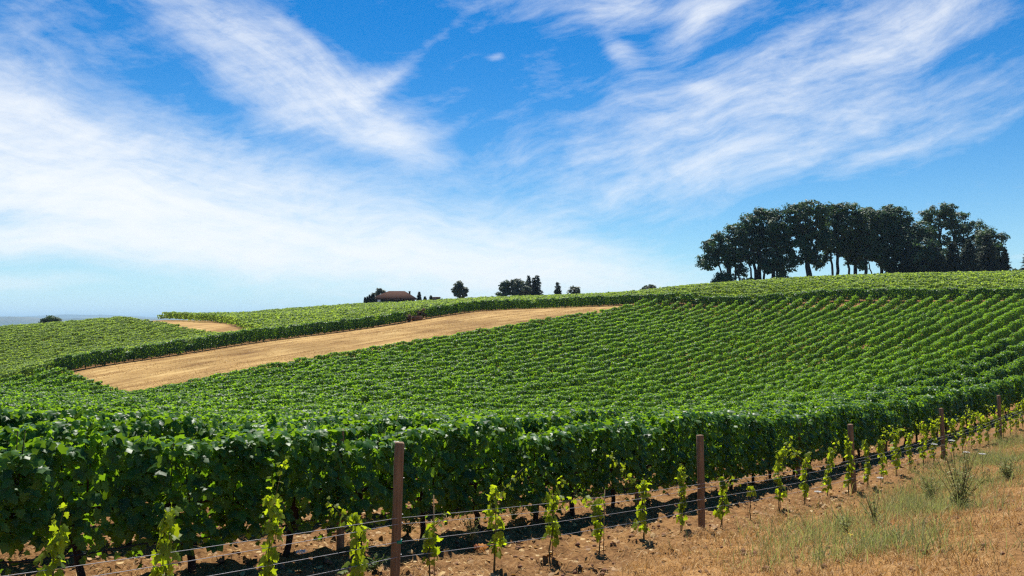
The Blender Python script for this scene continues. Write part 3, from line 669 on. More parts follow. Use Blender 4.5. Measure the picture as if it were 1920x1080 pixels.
def young_vine(seed, h, lean, shoot, dens=1.0, bare=False):
    """stem, stake and a slim column of leaves; shoot = list of (dx, dy, dz) tips the canes reach to"""
    r = np.random.default_rng(seed)
    b = Bag(); z = np.linspace(-.05, h * .9, 7); b.tube(np.stack([r.normal(0, .008, 7) + lean * z * .4, r.normal(0, .008, 7), z], 1), np.linspace(.011, .005, 7), 6)
    for d in shoot:
        d = np.array(d) * 1.3; f = np.linspace(0, 1, 6); b.tube(np.stack([lean * h * .3 + d[0] * f, d[1] * f, h * .8 + d[2] * f - .08 * f * f], 1), np.linspace(.005, .0025, 6), 4)
    stem = b.mesh('stem', MAT['bark'] if bare else MAT['stem'])
    b = Bag(); sx = r.uniform(-.03, .05); b.tube([(sx, .03, -.1), (sx + r.normal(0, .015), .03, r.uniform(.7, 1.0))], .006, 5); stake = b.mesh('stake', MAT['stake'])
    P = []; T = []; S = []
    n = int((14 if bare else 72 * h) * dens)
    zz = r.uniform(.20 if not bare else .5, h, n); rad = .10 * (1 - .45 * (zz / h) ** 2) * (.35 + .9 * vnoise(zz * 5, np.full(n, seed * 1.3), seed)) * r.uniform(.25, 1.15, n); th = r.uniform(0, 2 * math.pi, n)
    P.append(np.stack([lean * zz * .4 + .035 * np.sin(zz * 6 + seed) + rad * np.cos(th), rad * np.sin(th), zz], 1)); T.append(np.stack([np.cos(th), np.sin(th), -.9 + r.normal(0, .4, n)], 1)); S.append(r.uniform(.055, .11, n))
    for d in shoot:
        d = np.array(d) * 1.3; m = int(22 * max(.5, np.linalg.norm(d) / .5)); f = r.uniform(.05, 1, m); o = r.normal(0, .035, (m, 3))
        P.append(np.stack([lean * h * .3 + d[0] * f, d[1] * f, h * .8 + d[2] * f - .08 * f * f], 1) + o); T.append(unit(o) + np.array([0, 0, -.35])); S.append(r.uniform(.045, .085, m) * (1.1 - .5 * f))
    P = np.concatenate(P); T = np.concatenate(T); S = np.concatenate(S); n = len(P); Nn = T * np.array([1, 1, .2]) + r.normal(0, .45, (n, 3)) + np.array([0, -.15, .55])
    V, F = leaves(P, Nn, T, S, LEAF_LOBED_V, LEAF_LOBED_F)
    return stem, stake, make_mesh('foliage', V, [F], MAT['young'], {'rnd': rep(np.clip(r.normal(.5, .25, n) + .15 * (P[:, 2] / h), 0, 1), LEAF_LOBED_V)})
def build_young():
    # (s, height, lean, shoots) read off the photo one by one, then drawn at random farther along
    L_ = [(2.04, .95, .1, [(.06, 0, .35)]), (2.92, .95, .0, [(.03, 0, .22)]), (3.87, 1.05, .1, [(.10, 0, .48)]), (4.90, .86, -.1, [(-.22, 0, .30)]), (5.87, .55, -.1, [(.16, 0, .22)]), (6.90, .92, .05, [(.26, .05, .36)]),
          (7.94, .78, .1, [(.12, 0, .32), (.40, 0, .12)]), (9.03, .70, .0, [(-.25, 0, .20)]), (10.14, .86, -.1, [(-.42, 0, .50), (.02, 0, .18)]), (11.2, .92, .0, [(.02, 0, .30)]), (12.5, .80, .1, [(.20, 0, .12)]), (13.6, .62, 0, []),
          (14.8, .98, .0, [(.22, 0, .42), (.38, .0, .20)]), (16.0, .88, .05, [(-.30, 0, .34)]), (17.2, .92, .1, [(.16, 0, .36)]), (18.4, 1.0, .0, [(-.02, 0, .36)])]
    r = np.random.default_rng(5); s = 19.6
    while s < 50:
        L_.append((s, r.uniform(.75, 1.0), r.normal(0, .06), [(r.normal(-.12, .22), 0, r.uniform(.2, .5)) for _ in range(r.integers(1, 3))])); s += r.uniform(.98, 1.18)
    pn = ['nearest clear post', 'second clear post', 'third clear post', 'fourth clear post', 'fifth clear post']
    seen = {}
    look = {2.04: 'thin leggy young vine tied to a stake, farthest left in the picture', 2.92: 'short bushy young vine at the bottom edge, second from the left', 3.87: 'tall young vine with a curling yellow tip, third from the left',
            4.90: 'young vine with large upper leaves just left of the nearest clear post', 5.87: 'low sprawling young vine just right of the nearest clear post', 6.90: 'upright young vine whose tip leans right, midway after the nearest clear post',
            7.94: 'young vine with a long shoot drooping to the right across the wires', 9.03: 'small compact young vine under its neighbour\'s drooping shoot', 10.14: 'young vine with a long shoot reaching up left over the wires',
            11.2: 'slim young vine just left of the second clear post', 12.5: 'young vine just right of the second clear post', 13.6: 'nearly bare young vine stick right of the second clear post',
            14.8: 'tall young vine with an arching tip like an arrowhead', 16.0: 'young vine whose tip leans left towards the arching one', 17.2: 'upright young vine, second left of the third clear post', 18.4: 'tall bushy young vine just left of the third clear post'}
    for i, (s, h, le, sh) in enumerate(L_):
        h = h * (1.10 if s < 14 else 1.22)
        x, y, z = row1(s); k = sum(1 for q in POST_S[:5] if q < s) - 1; seen[k] = seen.get(k, 0) + 1
        lab = look.get(s) or (f'young staked vine, {ordinal[seen[k]]} to the right of the {pn[k]}')
        t = thing('young_vine', lab, 'young vine', (x, y, z), 0, 'young vines along the near wire row')
        st, sk, fo = young_vine(1000 + i, h, le, sh, 1.0, s == 13.6)
        link('stem', st, t); link('stake', sk, t); link('foliage', fo, t)
build_young()

# ------------------------------------------------------------------ grass, straw and litter of the near ground
def blades(n, region, hgt, wid, seed, bend=.5, lean=.25, flat=0.):
    """three-cornered blades standing (or lying) on the ground; region(r, n) -> x, y"""
    r = np.random.default_rng(seed); x, y = region(r, n); n = len(x); z = height(x, y)
    h = hgt * r.uniform(.4, 1.25, n); th = r.uniform(0, 2 * math.pi, n); d = np.stack([np.cos(th), np.sin(th)], 1)
    ax = r.uniform(0, 2 * math.pi, n); side = np.stack([np.cos(ax), np.sin(ax)], 1) * (wid * r.uniform(.6, 1.3, n))[:, None]
    ln = np.abs(r.normal(0, lean, n)) + flat; up = np.cos(np.minimum(ln, 1.45)); out = np.sin(np.minimum(ln, 1.45))
    b0 = np.stack([x, y, z - .005 + .02 * flat], 1); s3 = np.concatenate([side, np.zeros((n, 1))], 1); d3 = np.concatenate([d, np.zeros((n, 1))], 1)
    mid = b0 + d3 * (out * h * .5)[:, None] + np.array([0, 0, 1.]) * (up * h * .55)[:, None]
    tip = b0 + d3 * (out * h + bend * h * .25)[:, None] + np.array([0, 0, 1.]) * (up * h * (1 - .12 * bend))[:, None]
    V = np.stack([b0 - s3, b0 + s3, mid + s3 * .7, mid - s3 * .7, tip], 1).reshape(-1, 3)
    i = (np.arange(n) * 5)[:, None]
    return V, np.concatenate([i + np.array([[0, 1, 2, 3]])]), i + np.array([[3, 2, 4]]), np.repeat(r.random(n), 5)
def stuff(name, V, Fs, rn, mat, label, cat):
    tag(link(name, make_mesh(name, V, Fs, mat, {'rnd': rn})), label, cat, kind='stuff')
def region_sp(s0, s1, p0, p1, dens, near=1.0):
    def f(r, n):
        s = s0 + (s1 - s0) * r.random(n) ** near; p = r.uniform(p0, p1, n)
        k = r.random(n) < dens(s, p); x, y = xy(s[k], p[k]); v = (y > 3.5) & (np.abs(x) < .75 * y + 1.5); return x[v], y[v]
    return f
def fb(s, p, sc, seed):
    x, y = xy(s, p); return fbm(x * sc, y * sc, 4, seed)
def dry_d(s, p):
    n = fb(s, p, .9, 31) - .5; n2 = fb(s, p, 3.2, 37) - .5
    edge = 1 - smooth(5.5, 6.8, p - .7 * smooth(7, 11, s) + .7 + 1.3 * n + 1.1 * n2); bare = 1 - smooth(1.5, 2.6, p + 1.6 * n - .05 * (s - 9)); return edge * (1 - .82 * bare) * (.25 + 1.1 * smooth(.35, .62, fb(s, p, 2.6, 77)))
def green_d(s, p):
    c = np.exp(-((p - np.minimum(3.5 + .12 * (s - 9), 5.4)) / 1.15) ** 2) * smooth(8.2, 10.0, s) * (.10 + 1.1 * smooth(.42, .60, fb(s, p, 1.1, 91)))
    return np.clip(c * (1 + .8 * smooth(17, 24, s)), 0, 1)
def build_grass():
    parts = [blades(280000, region_sp(4, 40, -.5, 7.0, dry_d, 1.25), .085, .0036, 1, .8, .75, .35), blades(60000, region_sp(4, 40, -.5, 6.6, dry_d, 1.2), .20, .0032, 2, 1.0, .6, .25)]
    V = []; F4 = []; F3 = []; A = []; k = 0
    for v, a, b, c in parts: V.append(v); F4.append(a + k); F3.append(b + k); A.append(c); k += len(v)
    stuff('dry_grass', np.concatenate(V), [np.concatenate(F4), np.concatenate(F3)], np.concatenate(A), MAT['straw'], 'short golden dry grass covering the bank in front of the vines', 'grass')
    v1 = blades(90000, region_sp(8, 60, .8, 6.8, green_d, 1.2), .26, .0044, 3, .9, .55, .1); v2 = blades(42000, region_sp(8, 60, .8, 6.8, green_d, 1.2), .46, .0034, 4, 1.0, .40, .05)
    k = len(v1[0]); stuff('green_grass', np.concatenate([v1[0], v2[0]]), [np.concatenate([v1[1], v2[1] + k]), np.concatenate([v1[2], v2[2] + k])], np.concatenate([v1[3], v2[3]]), MAT['green_grass'], 'taller greenish grass patch on the bank at the right', 'grass')
    lit = lambda s, p: .16 + .84 * smooth(.44, .62, fb(s, p, 1.1, 55))
    v = blades(150000, region_sp(0, 40, -.5, 13, lit, 1.2), .13, .0040, 6, .1, .22, 1.22)
    stuff('straw_litter', v[0], [v[1], v[2]], v[3], MAT['straw'], 'loose straw and cut stalks lying over the reddish soil', 'straw')
    # fallen leaves between the rows
    r = np.random.default_rng(12); n = 16000; s = 34 * r.random(n) ** 1.3 - 1; p = r.uniform(5.6, 13.2, n); k = r.random(n) < .15 + .85 * smooth(.42, .62, fb(s, p, 1.4, 66)); s, p = s[k], p[k]
    x, y = xy(s, p); P = np.stack([x, y, height(x, y) + .012], 1); n = len(P)
    V, F = leaves(P, np.stack([r.normal(0, .35, n), r.normal(0, .35, n), np.ones(n)], 1), r.normal(0, 1, (n, 3)), r.uniform(.04, .10, n), LEAF_SMALL_V, LEAF_SMALL_F)
    stuff('fallen_leaves', V, [F], rep(r.random(n), LEAF_SMALL_V), MAT['straw'], 'pale fallen vine leaves scattered on the soil under the hedge', 'leaves')
    # clods and pebbles
    b = Bag(); r = np.random.default_rng(14)
    for _ in range(2600):
        s = 30 * r.random() ** 1.4 - 1; p = r.uniform(-.3, 12); x, y = xy(s, p)
        if abs(x) > .75 * y + 1 or y < 4: continue
        q = r.uniform(.012, .05); V = np.array([(1, 0, 0), (.3, .95, 0), (-.8, .6, 0), (-.8, -.6, 0), (.3, -.95, 0), (.1, .1, .9), (0, 0, -.6)]) * (q * r.uniform(.7, 1.3, (7, 1))) + np.array([x, y, h1(x, y) + q * .25])
        b.add(V, [np.array([[i, (i + 1) % 5, 5] for i in range(5)] + [[(i + 1) % 5, i, 6] for i in range(5)])], r.random())
    stuff('soil_clods', np.concatenate(b.V), [np.concatenate(b.F[3])], np.concatenate(b.A), MAT['stone'], 'crumbly reddish clods and pebbles strewn over the soil', 'clods')
build_grass()

def weed(name, lab, x, y, h, nst, spread, mat, seed, leafn=60, leaf=.05, cat='weed', group=None):
    r = np.random.default_rng(seed); z = h1(x, y); t = thing(name, lab, cat, (x, y, z), 0, group); b = Bag(); P = []; T = []
    for k in range(nst):
        th = r.uniform(0, 6.28); sp_ = spread * r.uniform(.2, 1); hh = h * r.uniform(.55, 1); f = np.linspace(0, 1, 6)
        q = np.stack([math.cos(th) * sp_ * f ** 1.3, math.sin(th) * sp_ * f ** 1.3, hh * f], 1); b.tube(q, np.linspace(.0055, .0025, 6), 4)
        m = int(leafn / nst); g = r.uniform(.05, 1, m); o = r.normal(0, .5, (m, 3)); P.append(np.stack([np.interp(g, f, q[:, i]) for i in range(3)], 1) + o * .03 * h); T.append(o * np.array([1, 1, .4]) + np.array([0, 0, .55]))
    P = np.concatenate(P); T = np.concatenate(T); n = len(P)
    V, F = leaves(P, r.normal(0, .6, (n, 3)) + np.array([0, 0, .5]), T, leaf * r.uniform(.5, 1.3, n) * (1.15 - .7 * P[:, 2] / h), LEAF_KITE_V * np.array([.45 if h < .5 else .16, 1 if h < .5 else 1.5, 1]), LEAF_KITE_F)
    link('stems', b.mesh('stems', MAT['stem']), t); link('leaves', make_mesh('leaves', V, [F], mat, {'rnd': rep(r.random(n), LEAF_KITE_V)}), t)
    return t
def on_ground(X, Y, d0=4., d1=60.):
    d = np.arange(d0, d1, .02); x = (X - 960) / 1493 * d; yy = 600 - 1493 * height(x, d) / d; i = int(np.argmax(yy <= Y)); return float(x[i]), float(d[i])
def build_weeds():
    for X, Y, h, n, spr, lab, s in ((1800, 962, 1.15, 26, .50, 'tall feathery green weed clump standing on the grassy bank at the right', 1), (1745, 940, .55, 12, .35, 'lower green weed clump left of the tall feathery one', 2), (1890, 900, .60, 12, .40, 'green weed clump at the right picture edge', 3),
                                 (765, 1000, .30, 9, .22, 'small green weed tuft right behind the nearest clear post', 4), (962, 975, .32, 9, .25, 'small green weed tuft under the front hedge in the middle', 5), (1640, 985, .45, 12, .35, 'grey-green weed clump in the middle of the bank grass', 6),
                                 (700, 1070, .18, 8, .2, 'low dark weed at the foot of the nearest clear post', 7), (885, 1015, .42, 9, .20, 'sparse grey stalky weed between the nearest and second clear posts', 8), (1585, 1000, .35, 9, .3, 'short green weed clump on the bank left of the grey-green one', 9)):
        x, y = on_ground(X, Y); weed('weed', lab, x, y, h, n, spr, MAT['weed' if s in (4, 5, 7) else 'green_grass'], 400 + s, 420 if h > .5 else 150, .09 if h > .5 else .06, group='weeds on the near ground')
    # white umbels
    for X, Y, Xt, Yt, lab in ((563, 1066, 566, 1034, 'white umbel flower low under the hedge between the left young vines'), (1545, 948, 1533, 922, 'white umbel flower beside the young vine left of the third clear post'), (1655, 935, 1650, 896, 'white umbel flower right of the third clear post'),
                              (1752, 892, 1751, 833, 'white umbel flower left of the fourth clear post foot'), (1786, 900, 1784, 826, 'highest white umbel flower near the fourth clear post'), (1822, 905, 1812, 848, 'large white umbel flower over the grass at the right'), (1845, 900, 1841, 851, 'small white umbel flower right of the large one')):
        x, y = on_ground(X, Y); z = h1(x, y); d = y; top = ((Xt - 960) / 1493 * d - x, 0, (600 - Yt) / 1493 * d - z)
        r = np.random.default_rng(int(X)); t = thing('umbel_flower', lab, 'wild flower', (x, y, z), 0, 'white umbel flowers'); b = Bag(); f = np.linspace(0, 1, 6); q = np.stack([top[0] * f, .02 * np.sin(f * 4), top[2] * f], 1)
        b.tube(q, np.linspace(.005, .003, 6), 5)
        for k in range(14): th = k * 2.4; rr = .055 * math.sqrt(k / 14); b.tube([q[-1] - np.array([0, 0, .04]), q[-1] + np.array([rr * math.cos(th), rr * math.sin(th), .0])], .0015, 3)
        link('stem', b.mesh('stem', MAT['stem']), t); b = Bag(); k = 46
        for i in range(k):
            th = i * 2.39996; rr = .072 * math.sqrt(i / k) * r.uniform(.85, 1.1); c = q[-1] + np.array([rr * math.cos(th), rr * math.sin(th), .012 - rr * rr * 2.2 + r.normal(0, .003)]); u = .012 * r.uniform(.8, 1.3)
            b.add(np.array([(1, 0, 0), (.3, .95, 0), (-.8, .6, 0), (-.8, -.6, 0), (.3, -.95, 0), (0, 0, .45), (0, 0, -.4)]) * u + c, [np.array([[j, (j + 1) % 5, 5] for j in range(5)] + [[(j + 1) % 5, j, 6] for j in range(5)])])
        link('flower_head', b.mesh('flower_head', MAT['petal']), t)
    x, y = on_ground(1597, 1016); z = h1(x, y); t = thing('yellow_flower', 'cluster of small yellow flowers low in the bank grass', 'wild flower', (x, y, z)); b = Bag(); b2 = Bag(); r = np.random.default_rng(3)
    for k in range(9):
        c = np.array([r.normal(0, .05), r.normal(0, .05), r.uniform(.06, .12)]); b.tube([(c[0] * .5, c[1] * .5, 0), c], .002, 4)
        m = 8; V = [c + np.array([.014 * math.cos(j * .785), .014 * math.sin(j * .785), .004 * (j % 2)]) for j in range(m)] + [c + np.array([0, 0, -.004])]; b2.add(V, [np.array([[j, (j + 1) % m, m] for j in range(m)])])
    link('stem', b.mesh('stem', MAT['stem']), t); link('flower_head', b2.mesh('flower_head', MAT['yellow_petal']), t)
    for X, Y, lab in ((898, 1033, 'larger orange withered leaf lying right of the nearest clear post'), (888, 1038, 'smaller reddish withered leaf beside the orange one')):
        x, y = on_ground(X, Y); V, F = leaves(np.array([[0, 0, 0.]]), np.array([[.2, -.5, .8]]), np.array([[1., .2, 0]]), np.array([.14 if X > 890 else .10]), LEAF_LOBED_V, LEAF_LOBED_F)
        V2 = V - np.array([0, 0, .004]); k = len(V); ol = link('fallen_leaf', make_mesh('fallen_leaf', np.concatenate([V, V2]), [np.concatenate([F, F[:, ::-1] + k])], MAT['orange_leaf'], {'rnd': np.full(2 * k, .8 if X > 890 else .1)}), None, (x, y, h1(x, y) + .06)); tag(ol, lab, 'leaf')
build_weeds()

# ------------------------------------------------------------------ trees
def crown_leaves(blobs, n, leaf, seed, clump=1.0, shell=.55):
    """blobs: (centre, radii); leaves gathered in small clumps spread through each blob"""
    r = np.random.default_rng(seed); vol = np.array([b[1][0] * b[1][1] * b[1][2] for b in blobs]) ** (2 / 3); share = vol / vol.sum(); P = []; Nn = []; A = []
    for (c, rad), sh in zip(blobs, share):
        m = max(30, int(n * sh)); kc = max(6, int(m / 42)); u = unit(r.normal(0, 1, (kc, 3))); rr = (shell + (1.02 - shell) * r.random(kc) ** .7)[:, None]; cc = u * rr * np.array(rad) + np.array(c)
        j = r.integers(0, kc, m); o = r.normal(0, 1, (m, 3)); o = unit(o) * (r.random(m) ** .45)[:, None] * (clump * r.uniform(.55, 1.25, kc))[j][:, None] * np.array([1, 1, .62]); p = cc[j] + o
        P.append(p); Nn.append(unit(o) * .7 + u[j] * .4 + np.array([0, 0, .55]) + r.normal(0, .4, (m, 3))); A.append(np.clip(.45 + .25 * r.normal(0, 1, kc)[j] + .18 * r.normal(0, 1, m), 0, 1))
    P = np.concatenate(P); n = len(P); T = r.normal(0, 1, (n, 3)) + np.array([0, 0, -.3])
    V, F = leaves(P, np.concatenate(Nn), T, leaf * r.uniform(.6, 1.3, n), LEAF_KITE_V * np.array([1.15, 1, 1]), LEAF_KITE_F)
    return V, F, rep(np.concatenate(A), LEAF_KITE_V)
def limb(b, p0, p1, r0, r1, r, wob=.05, n=7):
    p0 = np.array(p0, float); p1 = np.array(p1, float); f = np.linspace(0, 1, n)[:, None]; L_ = np.linalg.norm(p1 - p0)
    q = p0 + (p1 - p0) * f + r.normal(0, wob * L_ * .35, (n, 3)) * np.sin(np.pi * f); q[:, 2] += .06 * L_ * np.sin(np.pi * f[:, 0]); b.tube(q, np.linspace(r0, r1, n), 7); return q
def broad_tree(lab, base, trunks, blobs, n, leaf, seed, mat='oak', group=None, name='broadleaf_tree', clump=1.0, cat='tree', shell=.55):
    """base: world foot; trunks: (dx at foot, dx at fork, fork height, radius); blobs: (dx, dy, dz, rx, ry, rz) from the foot"""
    r = np.random.default_rng(seed); t = thing(name, lab, cat, base, 0, group); b = Bag(); bl = [((q[0], q[1], q[2]), (q[3], q[4], q[5])) for q in blobs]; forks = []
    for (x0, x1, hf, rad) in trunks:
        q = limb(b, (x0, r.normal(0, .2), -.8), (x1, r.normal(0, .3), hf), rad, rad * .62, r, .04, 8); b.tube([(x0, q[0][1], -.6), (x0, q[0][1], .5)], [rad * 1.5, rad * 1.0], 8); forks.append((np.array(q[-1]), rad * .6))
    for c, rad in bl:
        c = np.array(c); f, fr = min(forks, key=lambda k: np.linalg.norm(k[0] - c) + .6 * abs(k[0][0] - c[0])); tip = c + np.array([0, 0, rad[2] * .25]); q = limb(b, f, tip, fr * .75, .05, r, .10)
        for _ in range(5):
            i = r.integers(2, 6); d = unit(r.normal(0, 1, (1, 3)))[0]; d[2] = abs(d[2]) * .7; limb(b, q[i], c + d * np.array(rad) * r.uniform(.6, .95), fr * .26, .025, r, .12, 5)
    link('trunk', b.mesh('trunk', MAT['tree_bark'], True), t); V, F, a = crown_leaves(bl, n, leaf, seed + 1, clump, shell); link('crown', make_mesh('crown', V, [F], MAT[mat], {'rnd': a}), t); return t
def conifer(lab, base, h, rad, n, leaf, seed, mat='fir', group=None, name='conifer', power=.85, low=.04, cat='tree'):
    r = np.random.default_rng(seed); t = thing(name, lab, cat, base, 0, group); b = Bag(); f = np.linspace(0, 1, 8); b.tube(np.stack([r.normal(0, .01 * h, 8) * f, 0 * f, -.6 + (h * .98 + .6) * f], 1), np.linspace(.022 * h + .04, .02, 8), 7)
    P = []; Nn = []; A = []; z = low * h; k = 0
    while z < h * .985:
        tt = (z / h - low) / (1 - low); rr = rad * (1 - tt) ** power * r.uniform(.78, 1.12) + .04 * rad; nb = max(4, int(9 * (1 - tt) + 4)); m = max(6, int(n * .030 * (1 - tt) + 8))
        for j in range(nb):
            th = r.uniform(0, 6.283); ln = rr * r.uniform(.65, 1.12); d = np.array([math.cos(th), math.sin(th), 0]); drop = -.22 * ln
            if ln > .3: b.tube([(0, 0, z), d * ln * .9 + np.array([0, 0, z + drop * .9])], [.012 * h * (1 - tt) ** .5 * .5 + .01, .012], 4)
            g = r.random(m) ** .6; wd = .20 * ln * (1.15 - g); o = np.stack([r.normal(0, 1, m) * wd * -d[1], r.normal(0, 1, m) * wd * d[0], r.normal(0, .10, m) * ln * .5], 1)
            p = d * (g * ln)[:, None] + o; p[:, 2] += z + drop * g + .10 * ln * g ** 3; P.append(p); Nn.append(np.array([0, 0, 1.]) + d * .3 + r.normal(0, .35, (m, 3))); A.append(np.clip(r.normal(.45, .22, m), 0, 1))
        z += h * .032 * r.uniform(.7, 1.3)
    P = np.concatenate(P); n2 = len(P); T = P * np.array([1, 1, 0]) + r.normal(0, .5, (n2, 3)) * .5
    V, F = leaves(P, np.concatenate(Nn), T, leaf * r.uniform(.6, 1.3, n2), LEAF_KITE_V * np.array([.8, 1.2, 1]), LEAF_KITE_F)
    link('trunk', b.mesh('trunk', MAT['tree_bark']), t); link('crown', make_mesh('crown', V, [F], MAT[mat], {'rnd': rep(np.concatenate(A), LEAF_KITE_V)}), t); return t
def foot(X, d): x = (X - 960) / 1493 * d; return (x, d, g1(x, d) - .15)
def from_photo(X0, d, base, spots):
    """crown lobes measured in photo pixels (x, y, half width, half height) turned into metres from the tree's foot at distance d"""
    r = np.random.default_rng(int(X0)); k = d / 1493; o = []
    for (x, y, hw, hh) in spots: m = (hw + hh) / 2 * k; o.append(((x - X0) * k, r.normal(0, .35) * m, (600 - y) * k - base[2], hw * k, m * 1.05, hh * k))
    return o
def build_grove():
    G = 'trees of the hilltop grove'
    def bt(lab, X, d, trunks, spots, n, seed, **kw):
        base = foot(X, d); k = d / 1493
        broad_tree(lab, base, [((a - X) * k, (b_ - X) * k, (600 - yf) * k - base[2], w_ * k / 2) for a, b_, yf, w_ in trunks], from_photo(X, d, base, spots), int(n * 1.7), .44, seed, group=G, clump=kw.pop('clump', 1.12 if X < 1690 else 1.25), shell=.50, **kw)
    bt('leftmost grove tree, several thin leaning trunks and a low lobe on its left', 1371, 190, [(1364, 1346, 488, 4), (1368, 1358, 470, 5), (1371, 1366, 455, 6), (1379, 1378, 450, 5), (1384, 1390, 480, 4)],
       [(1326, 489, 19, 15), (1338, 462, 20, 16), (1352, 478, 18, 14), (1346, 446, 14, 10), (1364, 462, 16, 18), (1380, 436, 19, 22), (1385, 470, 18, 22), (1392, 508, 10, 16), (1372, 492, 14, 10)], 6200, 11)
    bt('low round bush under the leftmost grove tree', 1358, 187, [(1357, 1356, 525, 2), (1361, 1364, 524, 2)], [(1352, 524, 13, 10), (1364, 521, 12, 12), (1343, 529, 8, 6)], 1300, 12, name='bush', cat='bush')
    bt('grove tree with a fan of slim stems, second from the left', 1423, 192, [(1414, 1400, 475, 4), (1420, 1412, 460, 7), (1425, 1424, 450, 9), (1429, 1440, 470, 5)],
       [(1406, 420, 20, 20), (1426, 412, 18, 22), (1400, 448, 18, 22), (1422, 452, 22, 24), (1438, 438, 16, 26), (1392, 478, 12, 14), (1434, 486, 14, 18), (1412, 482, 14, 14)], 6400, 13)
    bt('low shrub at the feet of the second and third grove trees', 1410, 188, [(1409, 1407, 530, 2)], [(1403, 529, 12, 8), (1415, 531, 9, 6)], 700, 14, name='bush', cat='bush')
    bt('feathery-topped yellowish grove tree, third from the left', 1452, 189, [(1450, 1450, 470, 8), (1454, 1460, 480, 6)],
       [(1444, 404, 11, 10), (1460, 402, 10, 12), (1452, 424, 18, 20), (1470, 436, 14, 22), (1458, 458, 22, 24), (1476, 470, 12, 22), (1450, 490, 22, 20), (1466, 505, 14, 14), (1436, 500, 10, 14)], 6800, 15)
    bt('low shrub right of the third grove tree', 1470, 186, [(1470, 1470, 525, 2)], [(1464, 524, 10, 9), (1476, 526, 8, 7)], 600, 16, name='bush', cat='bush')
    bt('largest-trunked grove tree with a tall round crown, fourth from the left', 1518, 186, [(1519, 1513, 486, 13)],
       [(1490, 398, 22, 17), (1516, 390, 24, 13), (1542, 398, 18, 17), (1484, 424, 16, 18), (1508, 424, 22, 22), (1536, 428, 22, 22), (1500, 456, 20, 18), (1528, 458, 22, 18), (1550, 452, 14, 20), (1494, 486, 14, 12), (1524, 486, 12, 12), (1532, 498, 9, 8), (1484, 498, 8, 8), (1512, 474, 16, 12)], 9000, 17)
    bt('grove tree with two pale slender trunks side by side, fifth from the left', 1566, 190, [(1562, 1556, 470, 5), (1568, 1572, 465, 7)],
       [(1570, 396, 22, 14), (1592, 396, 20, 15), (1562, 424, 20, 22), (1586, 424, 22, 22), (1552, 456, 15, 20), (1574, 460, 18, 20), (1596, 452, 16, 20), (1547, 484, 9, 10)], 7200, 18)
    bt('grove tree with splayed double trunk, sixth from the left', 1600, 193, [(1593, 1590, 478, 5), (1602, 1604, 470, 8)], [(1608, 408, 18, 16), (1626, 404, 17, 16), (1604, 438, 18, 20), (1624, 440, 20, 22), (1592, 468, 14, 18), (1612, 474, 20, 20), (1600, 490, 12, 8)], 6600, 19)
    bt('grove tree with a curved low branch, seventh from the left', 1624, 188, [(1624, 1624, 470, 7), (1640, 1628, 492, 3)], [(1640, 406, 18, 14), (1660, 402, 20, 14), (1638, 436, 20, 22), (1662, 434, 22, 22), (1630, 466, 16, 20), (1652, 470, 20, 20), (1618, 496, 10, 9)], 6800, 20)
    bt('broad grove tree with dark trunks close together, eighth from the left', 1664, 190, [(1655, 1650, 470, 7), (1664, 1666, 460, 9), (1672, 1680, 470, 6)], [(1674, 398, 20, 14), (1692, 408, 18, 16), (1672, 432, 22, 22), (1696, 440, 20, 24), (1664, 466, 22, 20), (1690, 474, 22, 22), (1656, 494, 14, 12), (1676, 500, 16, 14), (1694, 504, 18, 12)], 7600, 21)
    bt('wide yellowish-topped grove tree right of the middle of the grove', 1712, 186, [(1712, 1712, 470, 9)], [(1708, 432, 22, 16), (1730, 430, 22, 16), (1700, 460, 22, 24), (1728, 462, 24, 24), (1712, 490, 26, 22), (1740, 486, 20, 24), (1722, 504, 24, 12), (1748, 504, 18, 12)], 7200, 22, mat='oak')
    bt('tallest domed grove tree on the right, sky showing through its crown', 1778, 198, [(1770, 1762, 450, 9), (1784, 1788, 455, 9)],
       [(1758, 394, 22, 12), (1782, 396, 22, 12), (1736, 408, 18, 14), (1804, 412, 20, 14), (1766, 418, 26, 16), (1826, 430, 20, 16), (1796, 434, 22, 16), (1750, 438, 16, 18), (1842, 448, 16, 18), (1818, 458, 20, 18), (1776, 456, 16, 14), (1764, 482, 20, 22), (1794, 486, 22, 20), (1822, 490, 20, 20), (1780, 504, 22, 12), (1810, 504, 20, 11)], 8600, 23)
    bt('dense leafy grove tree at the right flank of the domed one', 1846, 192, [(1846, 1846, 470, 9)], [(1850, 444, 16, 16), (1862, 456, 14, 18), (1840, 468, 20, 22), (1864, 484, 16, 20), (1846, 498, 22, 18), (1876, 496, 10, 14), (1862, 506, 18, 10), (1832, 503, 16, 11)], 5600, 24)
    for X, d, top, w_, lab, sd in ((1744, 184, 434, 24, 'dark conifer before the middle right of the grove, leftmost of its conifers', 31), (1785, 183, 450, 24, 'dark conifer low in front of the domed grove tree', 32), (1762, 181, 476, 20, 'small dark conifer between two taller ones at the grove edge', 33),
                                   (1816, 183, 448, 26, 'dark conifer right of the domed grove tree', 34), (1850, 185, 436, 26, 'broad dark conifer near the right end of the grove', 35), (1884, 188, 468, 12, 'slim dark conifer ending the grove on the right', 36), (1700, 183, 462, 20, 'dark conifer in front of the broad eighth grove tree', 37)):
        b_ = foot(X, d); conifer(lab, b_, (600 - top) / 1493 * d - b_[2], w_ / 1493 * d, 1000, .50, sd, group='conifers of the hilltop grove', power=.7)
    b_ = foot(1931, 200); conifer('dark conifer cut by the right picture edge', b_, (600 - 448) / 1493 * 200 - b_[2], 2.6, 300, .5, 38)
    base = foot(1906, 190); broad_tree('small round bush between the grove and the right picture edge', base, [(0, 0, 1.2, .12)], from_photo(1906, 190, base, [(1906, 507, 6, 6), (1903, 511, 5, 4)]), 420, .4, 39, name='bush', cat='bush', clump=.6)
build_grove()

